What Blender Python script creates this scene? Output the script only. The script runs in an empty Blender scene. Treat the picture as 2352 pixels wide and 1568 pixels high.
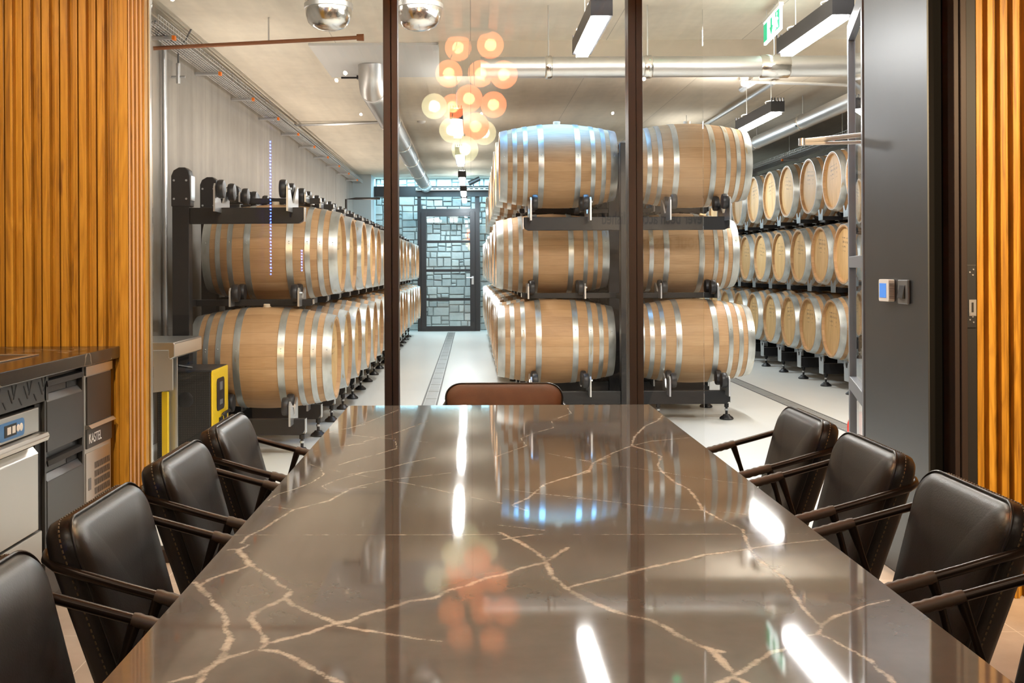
import bpy, math, random
import numpy as np
from mathutils import Vector, Matrix
random.seed(7)
sc = bpy.context.scene
COL = sc.collection
PI = math.pi

# ---------------------------------------------------------------- camera, world, exposure
F = 2500.0                      # focal length in pixels of the 2352 px frame
PX, PY = 1082.0, 616.0          # principal point (vanishing point of the room's depth axis)
H = 1.21                        # eye height
cam_d = bpy.data.cameras.new('camera'); cam = bpy.data.objects.new('camera', cam_d); COL.objects.link(cam)
cam_d.sensor_width = 36.0; cam_d.lens = 36.0*F/2352
cam_d.shift_x = (1176-PX)/2352; cam_d.shift_y = -(784-PY)/2352
ROLL = math.radians(0.25)
cam.location = (0, 0, H); cam.rotation_euler = (PI/2, ROLL, 0)
cam_d.clip_start = 0.05; cam_d.clip_end = 100
sc.camera = cam
w = bpy.data.worlds.new('world'); sc.world = w; w.use_nodes = True
w.node_tree.nodes['Background'].inputs[0].default_value = (0.9, 0.95, 1, 1)
w.node_tree.nodes['Background'].inputs[1].default_value = 0.3
vs = sc.view_settings
vs.view_transform = 'Standard'; vs.look = 'None'; vs.gamma = 1; vs.use_curve_mapping = False
vs.exposure = 0.0
cy = sc.cycles
cy.use_denoising = True
cy.max_bounces = 10; cy.diffuse_bounces = 5; cy.glossy_bounces = 5; cy.transparent_max_bounces = 16
cy.transmission_bounces = 6
cy.sample_clamp_indirect = 6.0
cy.caustics_reflective = False; cy.caustics_refractive = False

def area(name, loc, sx, sy, power, color, rot=(0, 0, 0), spread=180):
    d = bpy.data.lights.new(name, 'AREA'); d.shape = 'RECTANGLE'; d.size = sx; d.size_y = sy
    d.energy = power; d.color = color; d.spread = math.radians(spread)
    o = bpy.data.objects.new(name, d); COL.objects.link(o); o.location = loc; o.rotation_euler = rot
    return o
WARM = (1.0, 0.72, 0.42); SOFT = (1.0, 0.86, 0.68); COOL = (0.62, 0.80, 1.0)
def spot(name, loc, power, color, ang=150, target=None, rad=.012):
    d = bpy.data.lights.new(name, 'SPOT'); d.energy = power; d.color = color; d.spot_size = math.radians(ang); d.spot_blend = .6; d.shadow_soft_size = rad
    o = bpy.data.objects.new(name, d); COL.objects.link(o); o.location = loc
    if target: o.rotation_euler = (Vector(target)-Vector(loc)).to_track_quat('-Z', 'Y').to_euler()
    return o
for x_ in (-2.0, -1.55): spot('downlight_slats', (x_, 3.38, 2.62), 15, WARM, 110, (x_, 4.46, .7))
for x_ in (1.9, 2.6): spot('downlight_slats_right', (x_, 1.5, 2.62), 400, WARM, 58, (x_+.15, 3.97, 1.25))
spot('slat_fill_spot', (-.9, 1.2, 2.62), 300, WARM, 50, (-1.75, 4.46, 1.25))  # added spot, evens out the brightness of the slatted wall
spot('lettering_fill_spot', (2.1, -1.3, 2.62), 330, SOFT, 70, (2.1, -2.55, 1.6))  # added spot, brightens the rear wall so its lettering shows mirrored
for x_ in (-.5, .7): spot('downlight_table', (x_, 3.7, 2.62), 50, SOFT, 160, (x_, 3.2, 0))
for x_ in (-1.0, .1, 1.3):
    for y_ in (-.9, .9): spot('downlight_room', (x_, y_, 2.62), 24, SOFT, 160, (x_, y_+.3, 0))
area('cellar_daylight', (.72, 8.86, 2.945), 1.0, .5, 30, (0.17, 0.50, 1.0), (0, 0, 0), 150)
area('cellar_fill_front', (0.3, 5.3, 2.93), 3.6, 0.7, 78, (1.0, 0.97, 0.92), (math.radians(28), 0, 0))
area('added_stone_wash', (.3, 21.17, 2.95), 4.5, .14, 72, (0.42, 0.80, 1.0), (math.radians(4), 0, 0))  # added cool wash that brightens the stone wall, no fixture there
area('cellar_daylight_far', (-0.5, 20.2, 2.9), 1.6, 0.8, 75, (0.45, 0.80, 1.0), (math.radians(25), 0, 0))

tl = area('left_ceiling_fill', (-1.72, 13.3, 1.93), .06, 12.0, 62, (1.0, .86, .74))  # added fill to lift the ceiling over the wall rack, no real fixture
tl.rotation_euler = (0, math.radians(180-14), 0)

# ---------------------------------------------------------------- helpers
class MB:
    def __init__(s): s.v = []; s.f = []
    def add(s, vs, fs):
        b = len(s.v); s.v += [tuple(p) for p in vs]; s.f += [tuple(i+b for i in f) for f in fs]; return s
    def box(s, x0, x1, y0, y1, z0, z1):
        return s.add([(x0,y0,z0),(x1,y0,z0),(x1,y1,z0),(x0,y1,z0),(x0,y0,z1),(x1,y0,z1),(x1,y1,z1),(x0,y1,z1)],
                     [(0,3,2,1),(4,5,6,7),(0,1,5,4),(1,2,6,5),(2,3,7,6),(3,0,4,7)])
    def tube(s, pts, r, n=10, caps=True, closed=False):
        pts = [Vector(p) for p in pts]; m = len(pts); rs = r if isinstance(r, (list, tuple)) else [r]*m
        t0 = (pts[1]-pts[0]).normalized()
        up = Vector((0,0,1)) if abs(t0.z) < .9 else Vector((0,1,0))
        nrm = (up - t0*up.dot(t0)).normalized(); vs = []
        for i, p in enumerate(pts):
            if closed: t = (pts[(i+1) % m]-pts[i-1]).normalized()
            else:
                a = pts[max(i-1,0)]; b = pts[min(i+1,m-1)]; t = (b-a).normalized()
            nrm = (nrm - t*nrm.dot(t)).normalized(); bi = t.cross(nrm)
            for k in range(n):
                a = 2*PI*k/n; vs.append(p + (nrm*math.cos(a)+bi*math.sin(a))*rs[i])
        fs = []
        for i in range(m if closed else m-1):
            j = (i+1) % m
            for k in range(n):
                l = (k+1) % n; fs.append((i*n+k, i*n+l, j*n+l, j*n+k))
        if caps and not closed:
            fs.append(tuple(range(n-1,-1,-1))); fs.append(tuple((m-1)*n+k for k in range(n)))
        return s.add(vs, fs)
    def lathe(s, prof, axis='Z', n=32, c=(0,0,0), caps=False):
        # prof: (radius, height) pairs along axis
        vs = []; m = len(prof)
        for r, h in prof:
            for k in range(n):
                a = 2*PI*k/n; p = (r*math.cos(a), r*math.sin(a), h)
                if axis == 'X': p = (h, p[0], p[1])
                elif axis == 'Y': p = (p[1], h, p[0])
                vs.append((p[0]+c[0], p[1]+c[1], p[2]+c[2]))
        fs = [(i*n+k, i*n+(k+1) % n, (i+1)*n+(k+1) % n, (i+1)*n+k) for i in range(m-1) for k in range(n)]
        if caps: fs.append(tuple(range(n-1,-1,-1))); fs.append(tuple((m-1)*n+k for k in range(n)))
        return s.add(vs, fs)
    def sphere(s, c, r, n=24, m=14):
        return s.lathe([(max(1e-4, r*math.sin(PI*i/m)), -r*math.cos(PI*i/m)) for i in range(m+1)], 'Z', n, c)
    def prism(s, poly, axis, a0, a1):
        # poly in the plane normal to axis: axis X -> (y,z), Y -> (x,z), Z -> (x,y)
        def pt(p, a): return {'X': (a,p[0],p[1]), 'Y': (p[0],a,p[1]), 'Z': (p[0],p[1],a)}[axis]
        n = len(poly); vs = [pt(p,a0) for p in poly]+[pt(p,a1) for p in poly]
        fs = [tuple(range(n-1,-1,-1)), tuple(range(n,2*n))]+[(k,(k+1)%n,n+(k+1)%n,n+k) for k in range(n)]
        return s.add(vs, fs)
    def mesh(s, name, mat, smooth=None):
        me = bpy.data.meshes.new(name); me.from_pydata(s.v, [], s.f); me.update()
        import bmesh
        b = bmesh.new(); b.from_mesh(me); bmesh.ops.recalc_face_normals(b, faces=b.faces); b.to_mesh(me); b.free()
        if mat: me.materials.append(mat)
        if smooth:
            me.polygons.foreach_set('use_smooth', [True]*len(me.polygons)); me.set_sharp_from_angle(angle=math.radians(smooth))
        return me

def link(name, me, parent=None, loc=None, bevel=0):
    o = bpy.data.objects.new(name, me); COL.objects.link(o)
    if parent is not None: o.parent = parent
    if loc is not None: o.location = loc
    if bevel:
        m = o.modifiers.new('bevel', 'BEVEL'); m.width = bevel; m.segments = 2; m.limit_method = 'ANGLE'; m.angle_limit = math.radians(40)
    return o
def part(name, mb, mat, parent, smooth=None, bevel=0, loc=None, label=None):
    o = link(name, mb.mesh(name, mat, smooth), parent, loc, bevel)
    if label: o['label'] = label
    return o
def tag(o, label, cat, group=None, kind=None):
    o['label'] = label; o['category'] = cat
    if group: o['group'] = group
    if kind: o['kind'] = kind
    return o
def thing(name, label, cat, loc=(0,0,0), rotz=0, group=None):
    o = bpy.data.objects.new(name, None); COL.objects.link(o); o.location = loc; o.rotation_euler = (0,0,rotz)
    o.empty_display_size = 0.1
    return tag(o, label, cat, group)
def single(name, mb, mat, label, cat, group=None, smooth=None, bevel=0, loc=None):
    return tag(part(name, mb, mat, None, smooth, bevel, loc), label, cat, group)
def struct(name, mb, mat, parent=None, smooth=None, bevel=0, label=None):
    o = part(name, mb, mat, parent, smooth, bevel)
    if parent is None: o['kind'] = 'structure'
    if label: o['label'] = label
    return o
def kids(o): return [c for c in o.children]
def dup(root, loc, rotz=None, label=None, group=None):
    r = root.copy(); COL.objects.link(r); r.location = loc
    if rotz is not None: r.rotation_euler = (0,0,rotz)
    if label: r['label'] = label
    if group: r['group'] = group
    for ch in KIDS[root.name]:
        c = ch[0].copy(); COL.objects.link(c); c.parent = r
        for g in ch[1]:
            d = g.copy(); COL.objects.link(d); d.parent = c
    return r
KIDS = {}
def register(root):
    KIDS[root.name] = [(c, list(c.children)) for c in root.children]
ORD = ['', 'first','second','third','fourth','fifth','sixth','seventh','eighth','ninth','tenth','eleventh','twelfth','thirteenth',
       'fourteenth','fifteenth','sixteenth','seventeenth','eighteenth','nineteenth','twentieth']
def unroll(x, y):
    dx, dy = x-PX, y-PY; c, s_ = math.cos(ROLL), math.sin(ROLL)
    return dx*c - dy*s_, dx*s_ + dy*c
def at(x, y, Y):
    dx, dy = unroll(x, y); return (dx*Y/F, Y, H - dy*Y/F)

# ---------------------------------------------------------------- materials
def newmat(name):
    m = bpy.data.materials.new(name); m.use_nodes = True; nt = m.node_tree
    return m, nt, nt.nodes['Principled BSDF']
def plain(name, col, rough=.5, metal=0, spec=.5, coat=0, bump=0, bscale=200, var=0, vscale=8):
    m, nt, b = newmat(name)
    b.inputs['Base Color'].default_value = (*col, 1); b.inputs['Roughness'].default_value = rough
    b.inputs['Metallic'].default_value = metal; b.inputs['Specular IOR Level'].default_value = spec
    if coat: b.inputs['Coat Weight'].default_value = coat; b.inputs['Coat Roughness'].default_value = .08
    if bump or var:
        tc = nt.nodes.new('ShaderNodeTexCoord')
    if bump:
        n = nt.nodes.new('ShaderNodeTexNoise'); n.inputs['Scale'].default_value = bscale; n.inputs['Detail'].default_value = 4
        nt.links.new(tc.outputs['Object'], n.inputs['Vector'])
        bp = nt.nodes.new('ShaderNodeBump'); bp.inputs['Strength'].default_value = bump; bp.inputs['Distance'].default_value = .002
        nt.links.new(n.outputs['Fac'], bp.inputs['Height']); nt.links.new(bp.outputs['Normal'], b.inputs['Normal'])
    if var:
        n = nt.nodes.new('ShaderNodeTexNoise'); n.inputs['Scale'].default_value = vscale; n.inputs['Detail'].default_value = 5
        nt.links.new(tc.outputs['Object'], n.inputs['Vector'])
        mx = nt.nodes.new('ShaderNodeMix'); mx.data_type = 'RGBA'
        mx.inputs[6].default_value = (*[c*(1-var) for c in col], 1); mx.inputs[7].default_value = (*[min(1,c*(1+var)) for c in col], 1)
        nt.links.new(n.outputs['Fac'], mx.inputs[0]); nt.links.new(mx.outputs[2], b.inputs['Base Color'])
    return m
class G:
    """small node-graph builder"""
    def __init__(s, nt): s.nt = nt; s.tc = nt.nodes.new('ShaderNodeTexCoord'); s.obj = s.tc.outputs['Object']
    def n(s, t, **kw):
        nd = s.nt.nodes.new(t)
        for k, v in kw.items(): setattr(nd, k, v)
        return nd
    def put(s, sock, v):
        if hasattr(v, 'is_linked') or hasattr(v, 'links'): s.nt.links.new(v, sock)
        else: sock.default_value = v
    def math(s, op, a, b=0.0, c=None):
        nd = s.n('ShaderNodeMath', operation=op); s.put(nd.inputs[0], a); s.put(nd.inputs[1], b)
        if c is not None: s.put(nd.inputs[2], c)
        return nd.outputs[0]
    def scale(s, v, xyz):
        nd = s.n('ShaderNodeVectorMath', operation='MULTIPLY'); s.put(nd.inputs[0], v); nd.inputs[1].default_value = xyz; return nd.outputs[0]
    def vadd(s, v, u):
        nd = s.n('ShaderNodeVectorMath', operation='ADD'); s.put(nd.inputs[0], v); s.put(nd.inputs[1], u); return nd.outputs[0]
    def noise(s, v, sc_=1, det=4, rough=.5, out='Fac', dist=0):
        nd = s.n('ShaderNodeTexNoise'); s.put(nd.inputs['Vector'], v); nd.inputs['Scale'].default_value = sc_
        nd.inputs['Detail'].default_value = det; nd.inputs['Roughness'].default_value = rough; nd.inputs['Distortion'].default_value = dist
        return nd.outputs[out]
    def white(s, v):
        nd = s.n('ShaderNodeTexWhiteNoise', noise_dimensions='1D'); s.put(nd.inputs['W'], v); return nd.outputs['Value']
    def sep(s, v):
        nd = s.n('ShaderNodeSeparateXYZ'); s.put(nd.inputs[0], v); return nd.outputs
    def ramp(s, f, stops):
        nd = s.n('ShaderNodeValToRGB'); s.put(nd.inputs[0], f); e = nd.color_ramp.elements
        while len(e) < len(stops): e.new(.5)
        for el, (p, c) in zip(e, stops): el.position = p; el.color = (*c, 1) if len(c) == 3 else c
        return nd.outputs[0]
    def mix(s, f, a, b, mode='MIX'):
        nd = s.n('ShaderNodeMix', data_type='RGBA', blend_type=mode); s.put(nd.inputs[0], f)
        for sock, v in ((nd.inputs[6], a), (nd.inputs[7], b)):
            if isinstance(v, tuple): v = (*v, 1) if len(v) == 3 else v
            s.put(sock, v)
        return nd.outputs[2]
    def bump(s, h, st=.3, d=.002):
        nd = s.n('ShaderNodeBump'); s.put(nd.inputs['Height'], h); nd.inputs['Strength'].default_value = st; nd.inputs['Distance'].default_value = d
        return nd.outputs[0]
def smooth_lt(g, v, edge):       # 1 where v < edge
    return g.math('LESS_THAN', v, edge)

def m_slat():
    m, nt, b = newmat('oak_slats'); g = G(nt); o = g.sep(g.obj)
    idx = g.math('FLOOR', g.math('DIVIDE', o[0], .0375)); rnd = g.white(idx)
    off = g.math('MULTIPLY', rnd, 37.0)
    cmb = g.n('ShaderNodeCombineXYZ'); nt.links.new(o[0], cmb.inputs[0]); nt.links.new(o[1], cmb.inputs[1])
    nt.links.new(g.math('ADD', o[2], off), cmb.inputs[2]); v = cmb.outputs[0]
    big = g.noise(g.scale(v, (9, 9, .9)), 1, 3, .5, dist=.6)
    ring = g.math('FRACT', g.math('MULTIPLY', big, 9.0))
    ring = g.math('ABSOLUTE', g.math('SUBTRACT', ring, .5))
    fine = g.noise(g.scale(v, (260, 260, 4)), 1, 4, .6)
    f = g.math('ADD', g.math('MULTIPLY', ring, .55), g.math('MULTIPLY', fine, .75))
    f = g.math('ADD', f, g.math('MULTIPLY', g.math('SUBTRACT', rnd, .5), .35))
    c = g.ramp(f, [(.18, (.20,.086,.006)), (.5, (.41,.195,.014)), (.9, (.56,.30,.036))])
    knot = g.noise(g.scale(v, (16, 16, 3.2)), 1, 2)
    c = g.mix(g.ramp(knot, [(.70, (0,0,0)), (.80, (1,1,1))]), c, (.13,.045,.01))
    nt.links.new(c, b.inputs['Base Color']); b.inputs['Roughness'].default_value = .42
    nt.links.new(g.bump(fine, .15, .001), b.inputs['Normal']); return m
def m_barrel():
    m, nt, b = newmat('barrel_oak'); g = G(nt); o = g.sep(g.obj)
    inf = g.n('ShaderNodeObjectInfo'); R = inf.outputs['Random']
    ang = g.math('ARCTAN2', o[1], o[2]); N = 26
    a = g.math('MULTIPLY', ang, N/(2*PI)); a = g.math('ADD', a, g.math('MULTIPLY', g.white(g.math('FLOOR', a)), .0))
    idx = g.math('FLOOR', a); fr = g.math('FRACT', a)
    seam = g.math('LESS_THAN', g.math('MINIMUM', fr, g.math('SUBTRACT', 1.0, fr)), .018)
    rnd = g.white(g.math('ADD', idx, g.math('MULTIPLY', R, 71.3)))
    cmb = g.n('ShaderNodeCombineXYZ'); nt.links.new(g.math('ADD', o[0], g.math('MULTIPLY', rnd, 9.0)), cmb.inputs[0])
    nt.links.new(g.math('ADD', ang, g.math('MULTIPLY', R, 50.0)), cmb.inputs[1])
    v = cmb.outputs[0]
    fine = g.noise(g.scale(v, (7, 70, 1)), 1, 5, .62)
    blot = g.noise(g.scale(v, (2.2, 2.6, 1)), 1, 3)
    f = g.math('ADD', g.math('MULTIPLY', fine, .65), g.math('ADD', g.math('MULTIPLY', blot, .5), g.math('MULTIPLY', g.math('SUBTRACT', rnd, .5), .22)))
    c = g.ramp(f, [(.25, (.27,.145,.064)), (.55, (.45,.275,.135)), (.85, (.58,.39,.215))])
    c = g.mix(g.math('MULTIPLY', R, .30), c, (.40,.22,.10))
    c = g.mix(g.math('MULTIPLY', seam, .45), c, (.20,.11,.05))
    nt.links.new(c, b.inputs['Base Color']); b.inputs['Roughness'].default_value = .55
    nt.links.new(g.bump(fine, .12, .002), b.inputs['Normal']); return m
def m_head():
    m, nt, b = newmat('barrel_head_oak'); g = G(nt); o = g.sep(g.obj)
    inf = g.n('ShaderNodeObjectInfo'); R = inf.outputs['Random']
    a = g.math('DIVIDE', o[1], .075); idx = g.math('FLOOR', a); fr = g.math('FRACT', a)
    seam = g.math('LESS_THAN', fr, .03); rnd = g.white(g.math('ADD', idx, g.math('MULTIPLY', R, 33.0)))
    fine = g.noise(g.vadd(g.scale(g.obj, (1, 60, 6)), R), 1, 4, .6)
    f = g.math('ADD', g.math('MULTIPLY', fine, .8), g.math('MULTIPLY', rnd, .2))
    c = g.ramp(f, [(.2, (.42,.25,.09)), (.55, (.62,.40,.17)), (.85, (.72,.50,.25))])
    c = g.mix(g.math('MULTIPLY', seam, .35), c, (.25,.14,.06))
    # faint illegible brand stamp: rows of small dark marks
    row = g.math('FRACT', g.math('DIVIDE', o[2], .045)); inrow = g.math('LESS_THAN', g.math('ABSOLUTE', g.math('SUBTRACT', row, .5)), .22)
    win = g.math('MULTIPLY', g.math('LESS_THAN', g.math('ABSOLUTE', g.math('SUBTRACT', o[2], .09)), .068), g.math('LESS_THAN', g.math('ABSOLUTE', o[1]), .11))
    mk = g.math('GREATER_THAN', g.noise(g.scale(g.obj, (1, 90, 40)), 1, 1), .55)
    st = g.math('MULTIPLY', g.math('MULTIPLY', inrow, win), g.math('MULTIPLY', mk, .75))
    c = g.mix(st, c, (.07,.04,.02))
    nt.links.new(c, b.inputs['Base Color']); b.inputs['Roughness'].default_value = .5; return m
def m_hoop():
    m, nt, b = newmat('galvanised_hoop'); g = G(nt)
    inf = g.n('ShaderNodeObjectInfo'); R = inf.outputs['Random']
    n1 = g.noise(g.vadd(g.scale(g.obj, (14, 6, 6)), g.math('MULTIPLY', R, 40.0)), 1, 4)
    c = g.ramp(n1, [(.3, (.42,.44,.42)), (.7, (.66,.68,.66))])
    rust = g.noise(g.vadd(g.scale(g.obj, (30, 7, 7)), g.math('MULTIPLY', R, 90.0)), 1, 3)
    c = g.mix(g.ramp(rust, [(.66, (0,0,0)), (.74, (.7,.7,.7))]), c, (.42,.30,.12))
    nt.links.new(c, b.inputs['Base Color']); b.inputs['Metallic'].default_value = .85
    nt.links.new(g.math('ADD', g.math('MULTIPLY', n1, .25), .24), b.inputs['Roughness']); return m
def m_concrete(name, base, line_axis, pitch, stretch, grain=.16, rough=.75, linew=.012, linestr=.5):
    m, nt, b = newmat(name); g = G(nt); o = g.sep(g.obj)
    s1 = g.noise(g.scale(g.obj, stretch), 1, 5, .6); s2 = g.noise(g.obj, .7, 4, .6); s3 = g.noise(g.obj, 9, 6, .65)
    f = g.math('ADD', g.math('MULTIPLY', s1, .5), g.math('ADD', g.math('MULTIPLY', s2, .35), g.math('MULTIPLY', s3, .2)))
    lo = tuple(c*(1-grain*2) for c in base); hi = tuple(min(1, c*(1+grain*1.6)) for c in base)
    c = g.ramp(f, [(.3, lo), (.72, hi)])
    if pitch:
        q = g.math('DIVIDE', o[line_axis], pitch)
        fr = g.math('FRACT', g.math('ADD', q, g.math('MULTIPLY', g.white(g.math('FLOOR', q)), .0)))
        ln = g.math('LESS_THAN', fr, linew)
        tone = g.math('MULTIPLY', g.math('SUBTRACT', g.white(g.math('FLOOR', q)), .5), .18)
        c = g.mix(g.math('ADD', tone, .09), c, (lo[0]*.8, lo[1]*.8, lo[2]*.8))
        c = g.mix(g.math('MULTIPLY', ln, linestr), c, (.10,.09,.08))
    nt.links.new(c, b.inputs['Base Color']); b.inputs['Roughness'].default_value = rough
    nt.links.new(g.bump(s3, .15, .004), b.inputs['Normal']); return m
def m_floor():
    m, nt, b = newmat('polished_concrete'); g = G(nt)
    s2 = g.noise(g.scale(g.obj, (1.6, .5, 1)), 1, 5, .6); s3 = g.noise(g.obj, 14, 5, .6)
    c = g.ramp(s2, [(.2, (.66,.67,.635)), (.8, (.76,.77,.735))])
    nt.links.new(c, b.inputs['Base Color']); b.inputs['Roughness'].default_value = .30; return m
def m_tile():
    m, nt, b = newmat('beige_floor_tile'); g = G(nt); o = g.sep(g.obj)
    def ln(i, p): return g.math('LESS_THAN', g.math('FRACT', g.math('DIVIDE', o[i], p)), .006)
    l = g.math('MAXIMUM', ln(0, .6), ln(1, .6)); n1 = g.noise(g.obj, 5, 6, .6)
    c = g.ramp(n1, [(.3, (.44,.35,.27)), (.7, (.56,.46,.37))]); c = g.mix(l, c, (.7,.62,.52))
    nt.links.new(c, b.inputs['Base Color']); b.inputs['Roughness'].default_value = .45; return m
def m_stone():
    m, nt, b = newmat('grey_ashlar_stone'); g = G(nt); o = g.sep(g.obj)
    geo = g.n('ShaderNodeNewGeometry'); ri = geo.outputs['Random Per Island']
    n1 = g.noise(g.obj, 11, 6, .65); n2 = g.noise(g.obj, 3, 3)
    c = g.ramp(g.math('ADD', g.math('MULTIPLY', ri, .55), g.math('MULTIPLY', n1, .45)), [(.2, (.40,.42,.41)), (.55, (.56,.57,.55)), (.85, (.70,.70,.66))])
    c = g.mix(g.ramp(n2, [(.66, (0,0,0)), (.74, (.6,.6,.6))]), c, (.34,.27,.20))
    face = g.math('LESS_THAN', o[1], YB_+.010)
    c = g.mix(face, (.16,.18,.18), c)
    nt.links.new(c, b.inputs['Base Color']); b.inputs['Roughness'].default_value = .85
    nt.links.new(g.bump(n1, .6, .02), b.inputs['Normal']); return m
YB_ = 21.35
def m_table():
    m, nt, b = newmat('veined_brown_quartz'); g = G(nt)
    at_ = g.n('ShaderNodeAttribute', attribute_name='vein_d'); d = at_.outputs['Fac']
    n1 = g.noise(g.obj, 46, 6, .72); n2 = g.noise(g.obj, 8, 5, .6); n3 = g.noise(g.obj, 150, 3, .6); n4 = g.noise(g.obj, 14, 4, .6)
    dd = g.math('ADD', d, g.math('MULTIPLY', g.math('SUBTRACT', n1, .5), 3.4))
    core = g.ramp(dd, [(.0, (1,1,1)), (.42, (.62,.62,.62)), (.85, (0,0,0))])
    core = g.math('MULTIPLY', core, g.ramp(n4, [(.34, (.35,.35,.35)), (.56, (1,1,1))]))
    halo = g.ramp(g.math('MULTIPLY', d, .26), [(.0, (.10,.10,.10)), (1.0, (0,0,0))])
    base = g.ramp(n2, [(.25, (.098,.084,.071)), (.75, (.138,.120,.103))])
    c = g.mix(halo, base, (.42,.37,.30)); c = g.mix(core, c, (.66,.60,.50))
    nt.links.new(c, b.inputs['Base Color']); b.inputs['Roughness'].default_value = .042
    b.inputs['Specular IOR Level'].default_value = .62; return m
def m_counter():
    m, nt, b = newmat('dark_stone_worktop'); g = G(nt)
    v = g.vadd(g.obj, g.scale(g.noise(g.obj, 3, 4, .6, 'Color'), (.5,.5,.5)))
    vo = g.n('ShaderNodeTexVoronoi', feature='DISTANCE_TO_EDGE'); nt.links.new(v, vo.inputs['Vector']); vo.inputs['Scale'].default_value = 1.6
    ln = g.ramp(vo.outputs['Distance'], [(.0, (1,1,1)), (.014, (0,0,0))])
    c = g.mix(g.math('MULTIPLY', ln, .5), (.022,.019,.016), (.40,.32,.24))
    nt.links.new(c, b.inputs['Base Color']); b.inputs['Roughness'].default_value = .2; return m
def m_glass(name, tint=(.985,.99,.985), f0=.03):
    m, nt, b = newmat(name); g = G(nt); nt.nodes.remove(b)
    lw = g.n('ShaderNodeLayerWeight'); lw.inputs['Blend'].default_value = .5
    f = g.math('ADD', g.math('MULTIPLY', g.math('POWER', lw.outputs['Facing'], 5.0), .9), f0)
    tr = g.n('ShaderNodeBsdfTransparent'); tr.inputs[0].default_value = (*tint, 1)
    gl = g.n('ShaderNodeBsdfGlossy'); gl.inputs['Roughness'].default_value = 0.0; gl.inputs[0].default_value = (1,1,1,1)
    mx = g.n('ShaderNodeMixShader'); nt.links.new(f, mx.inputs[0]); nt.links.new(tr.outputs[0], mx.inputs[1]); nt.links.new(gl.outputs[0], mx.inputs[2])
    nt.links.new(mx.outputs[0], nt.nodes['Material Output'].inputs[0]); return m
def m_shell(name, col, tr_col, ft, em):
    m, nt, b = newmat(name); g = G(nt); nt.nodes.remove(b); o = g.sep(g.obj)
    rib = g.math('ABSOLUTE', g.math('SUBTRACT', g.math('FRACT', g.math('MULTIPLY', o[2], 190.0)), .5))
    tl = g.n('ShaderNodeBsdfTranslucent'); tl.inputs[0].default_value = (*col, 1)
    tr = g.n('ShaderNodeBsdfTransparent'); tr.inputs[0].default_value = (*tr_col, 1)
    gl = g.n('ShaderNodeBsdfGlossy'); gl.inputs['Roughness'].default_value = .15; gl.inputs[0].default_value = (*col, 1)
    m1 = g.n('ShaderNodeMixShader'); nt.links.new(g.math('ADD', g.math('MULTIPLY', rib, .3), ft), m1.inputs[0]); nt.links.new(tl.outputs[0], m1.inputs[1]); nt.links.new(tr.outputs[0], m1.inputs[2])
    m2 = g.n('ShaderNodeMixShader'); m2.inputs[0].default_value = .06; nt.links.new(m1.outputs[0], m2.inputs[1]); nt.links.new(gl.outputs[0], m2.inputs[2])
    e = g.n('ShaderNodeEmission'); e.inputs[0].default_value = (*em[:3], 1); nt.links.new(g.math('ADD', g.math('MULTIPLY', rib, em[3]*.9), em[3]*.7), e.inputs[1])
    ad = g.n('ShaderNodeAddShader'); nt.links.new(m2.outputs[0], ad.inputs[0]); nt.links.new(e.outputs[0], ad.inputs[1])
    nt.links.new(ad.outputs[0], nt.nodes['Material Output'].inputs[0]); return m
def emit(name, col, st):
    m, nt, b = newmat(name); b.inputs['Base Color'].default_value = (*col, 1)
    b.inputs['Emission Color'].default_value = (*col, 1); b.inputs['Emission Strength'].default_value = st; return m
def m_mesh_screen(name, col, hole, pitch):
    m, nt, b = newmat(name); g = G(nt); o = g.sep(g.obj)
    def hl(i): return g.math('LESS_THAN', g.math('ABSOLUTE', g.math('SUBTRACT', g.math('FRACT', g.math('DIVIDE', o[i], pitch)), .5)), .3)
    h = g.math('MULTIPLY', hl(0), hl(2)); c = g.mix(h, col, hole)
    nt.links.new(c, b.inputs['Base Color']); b.inputs['Roughness'].default_value = .4; return m

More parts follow.
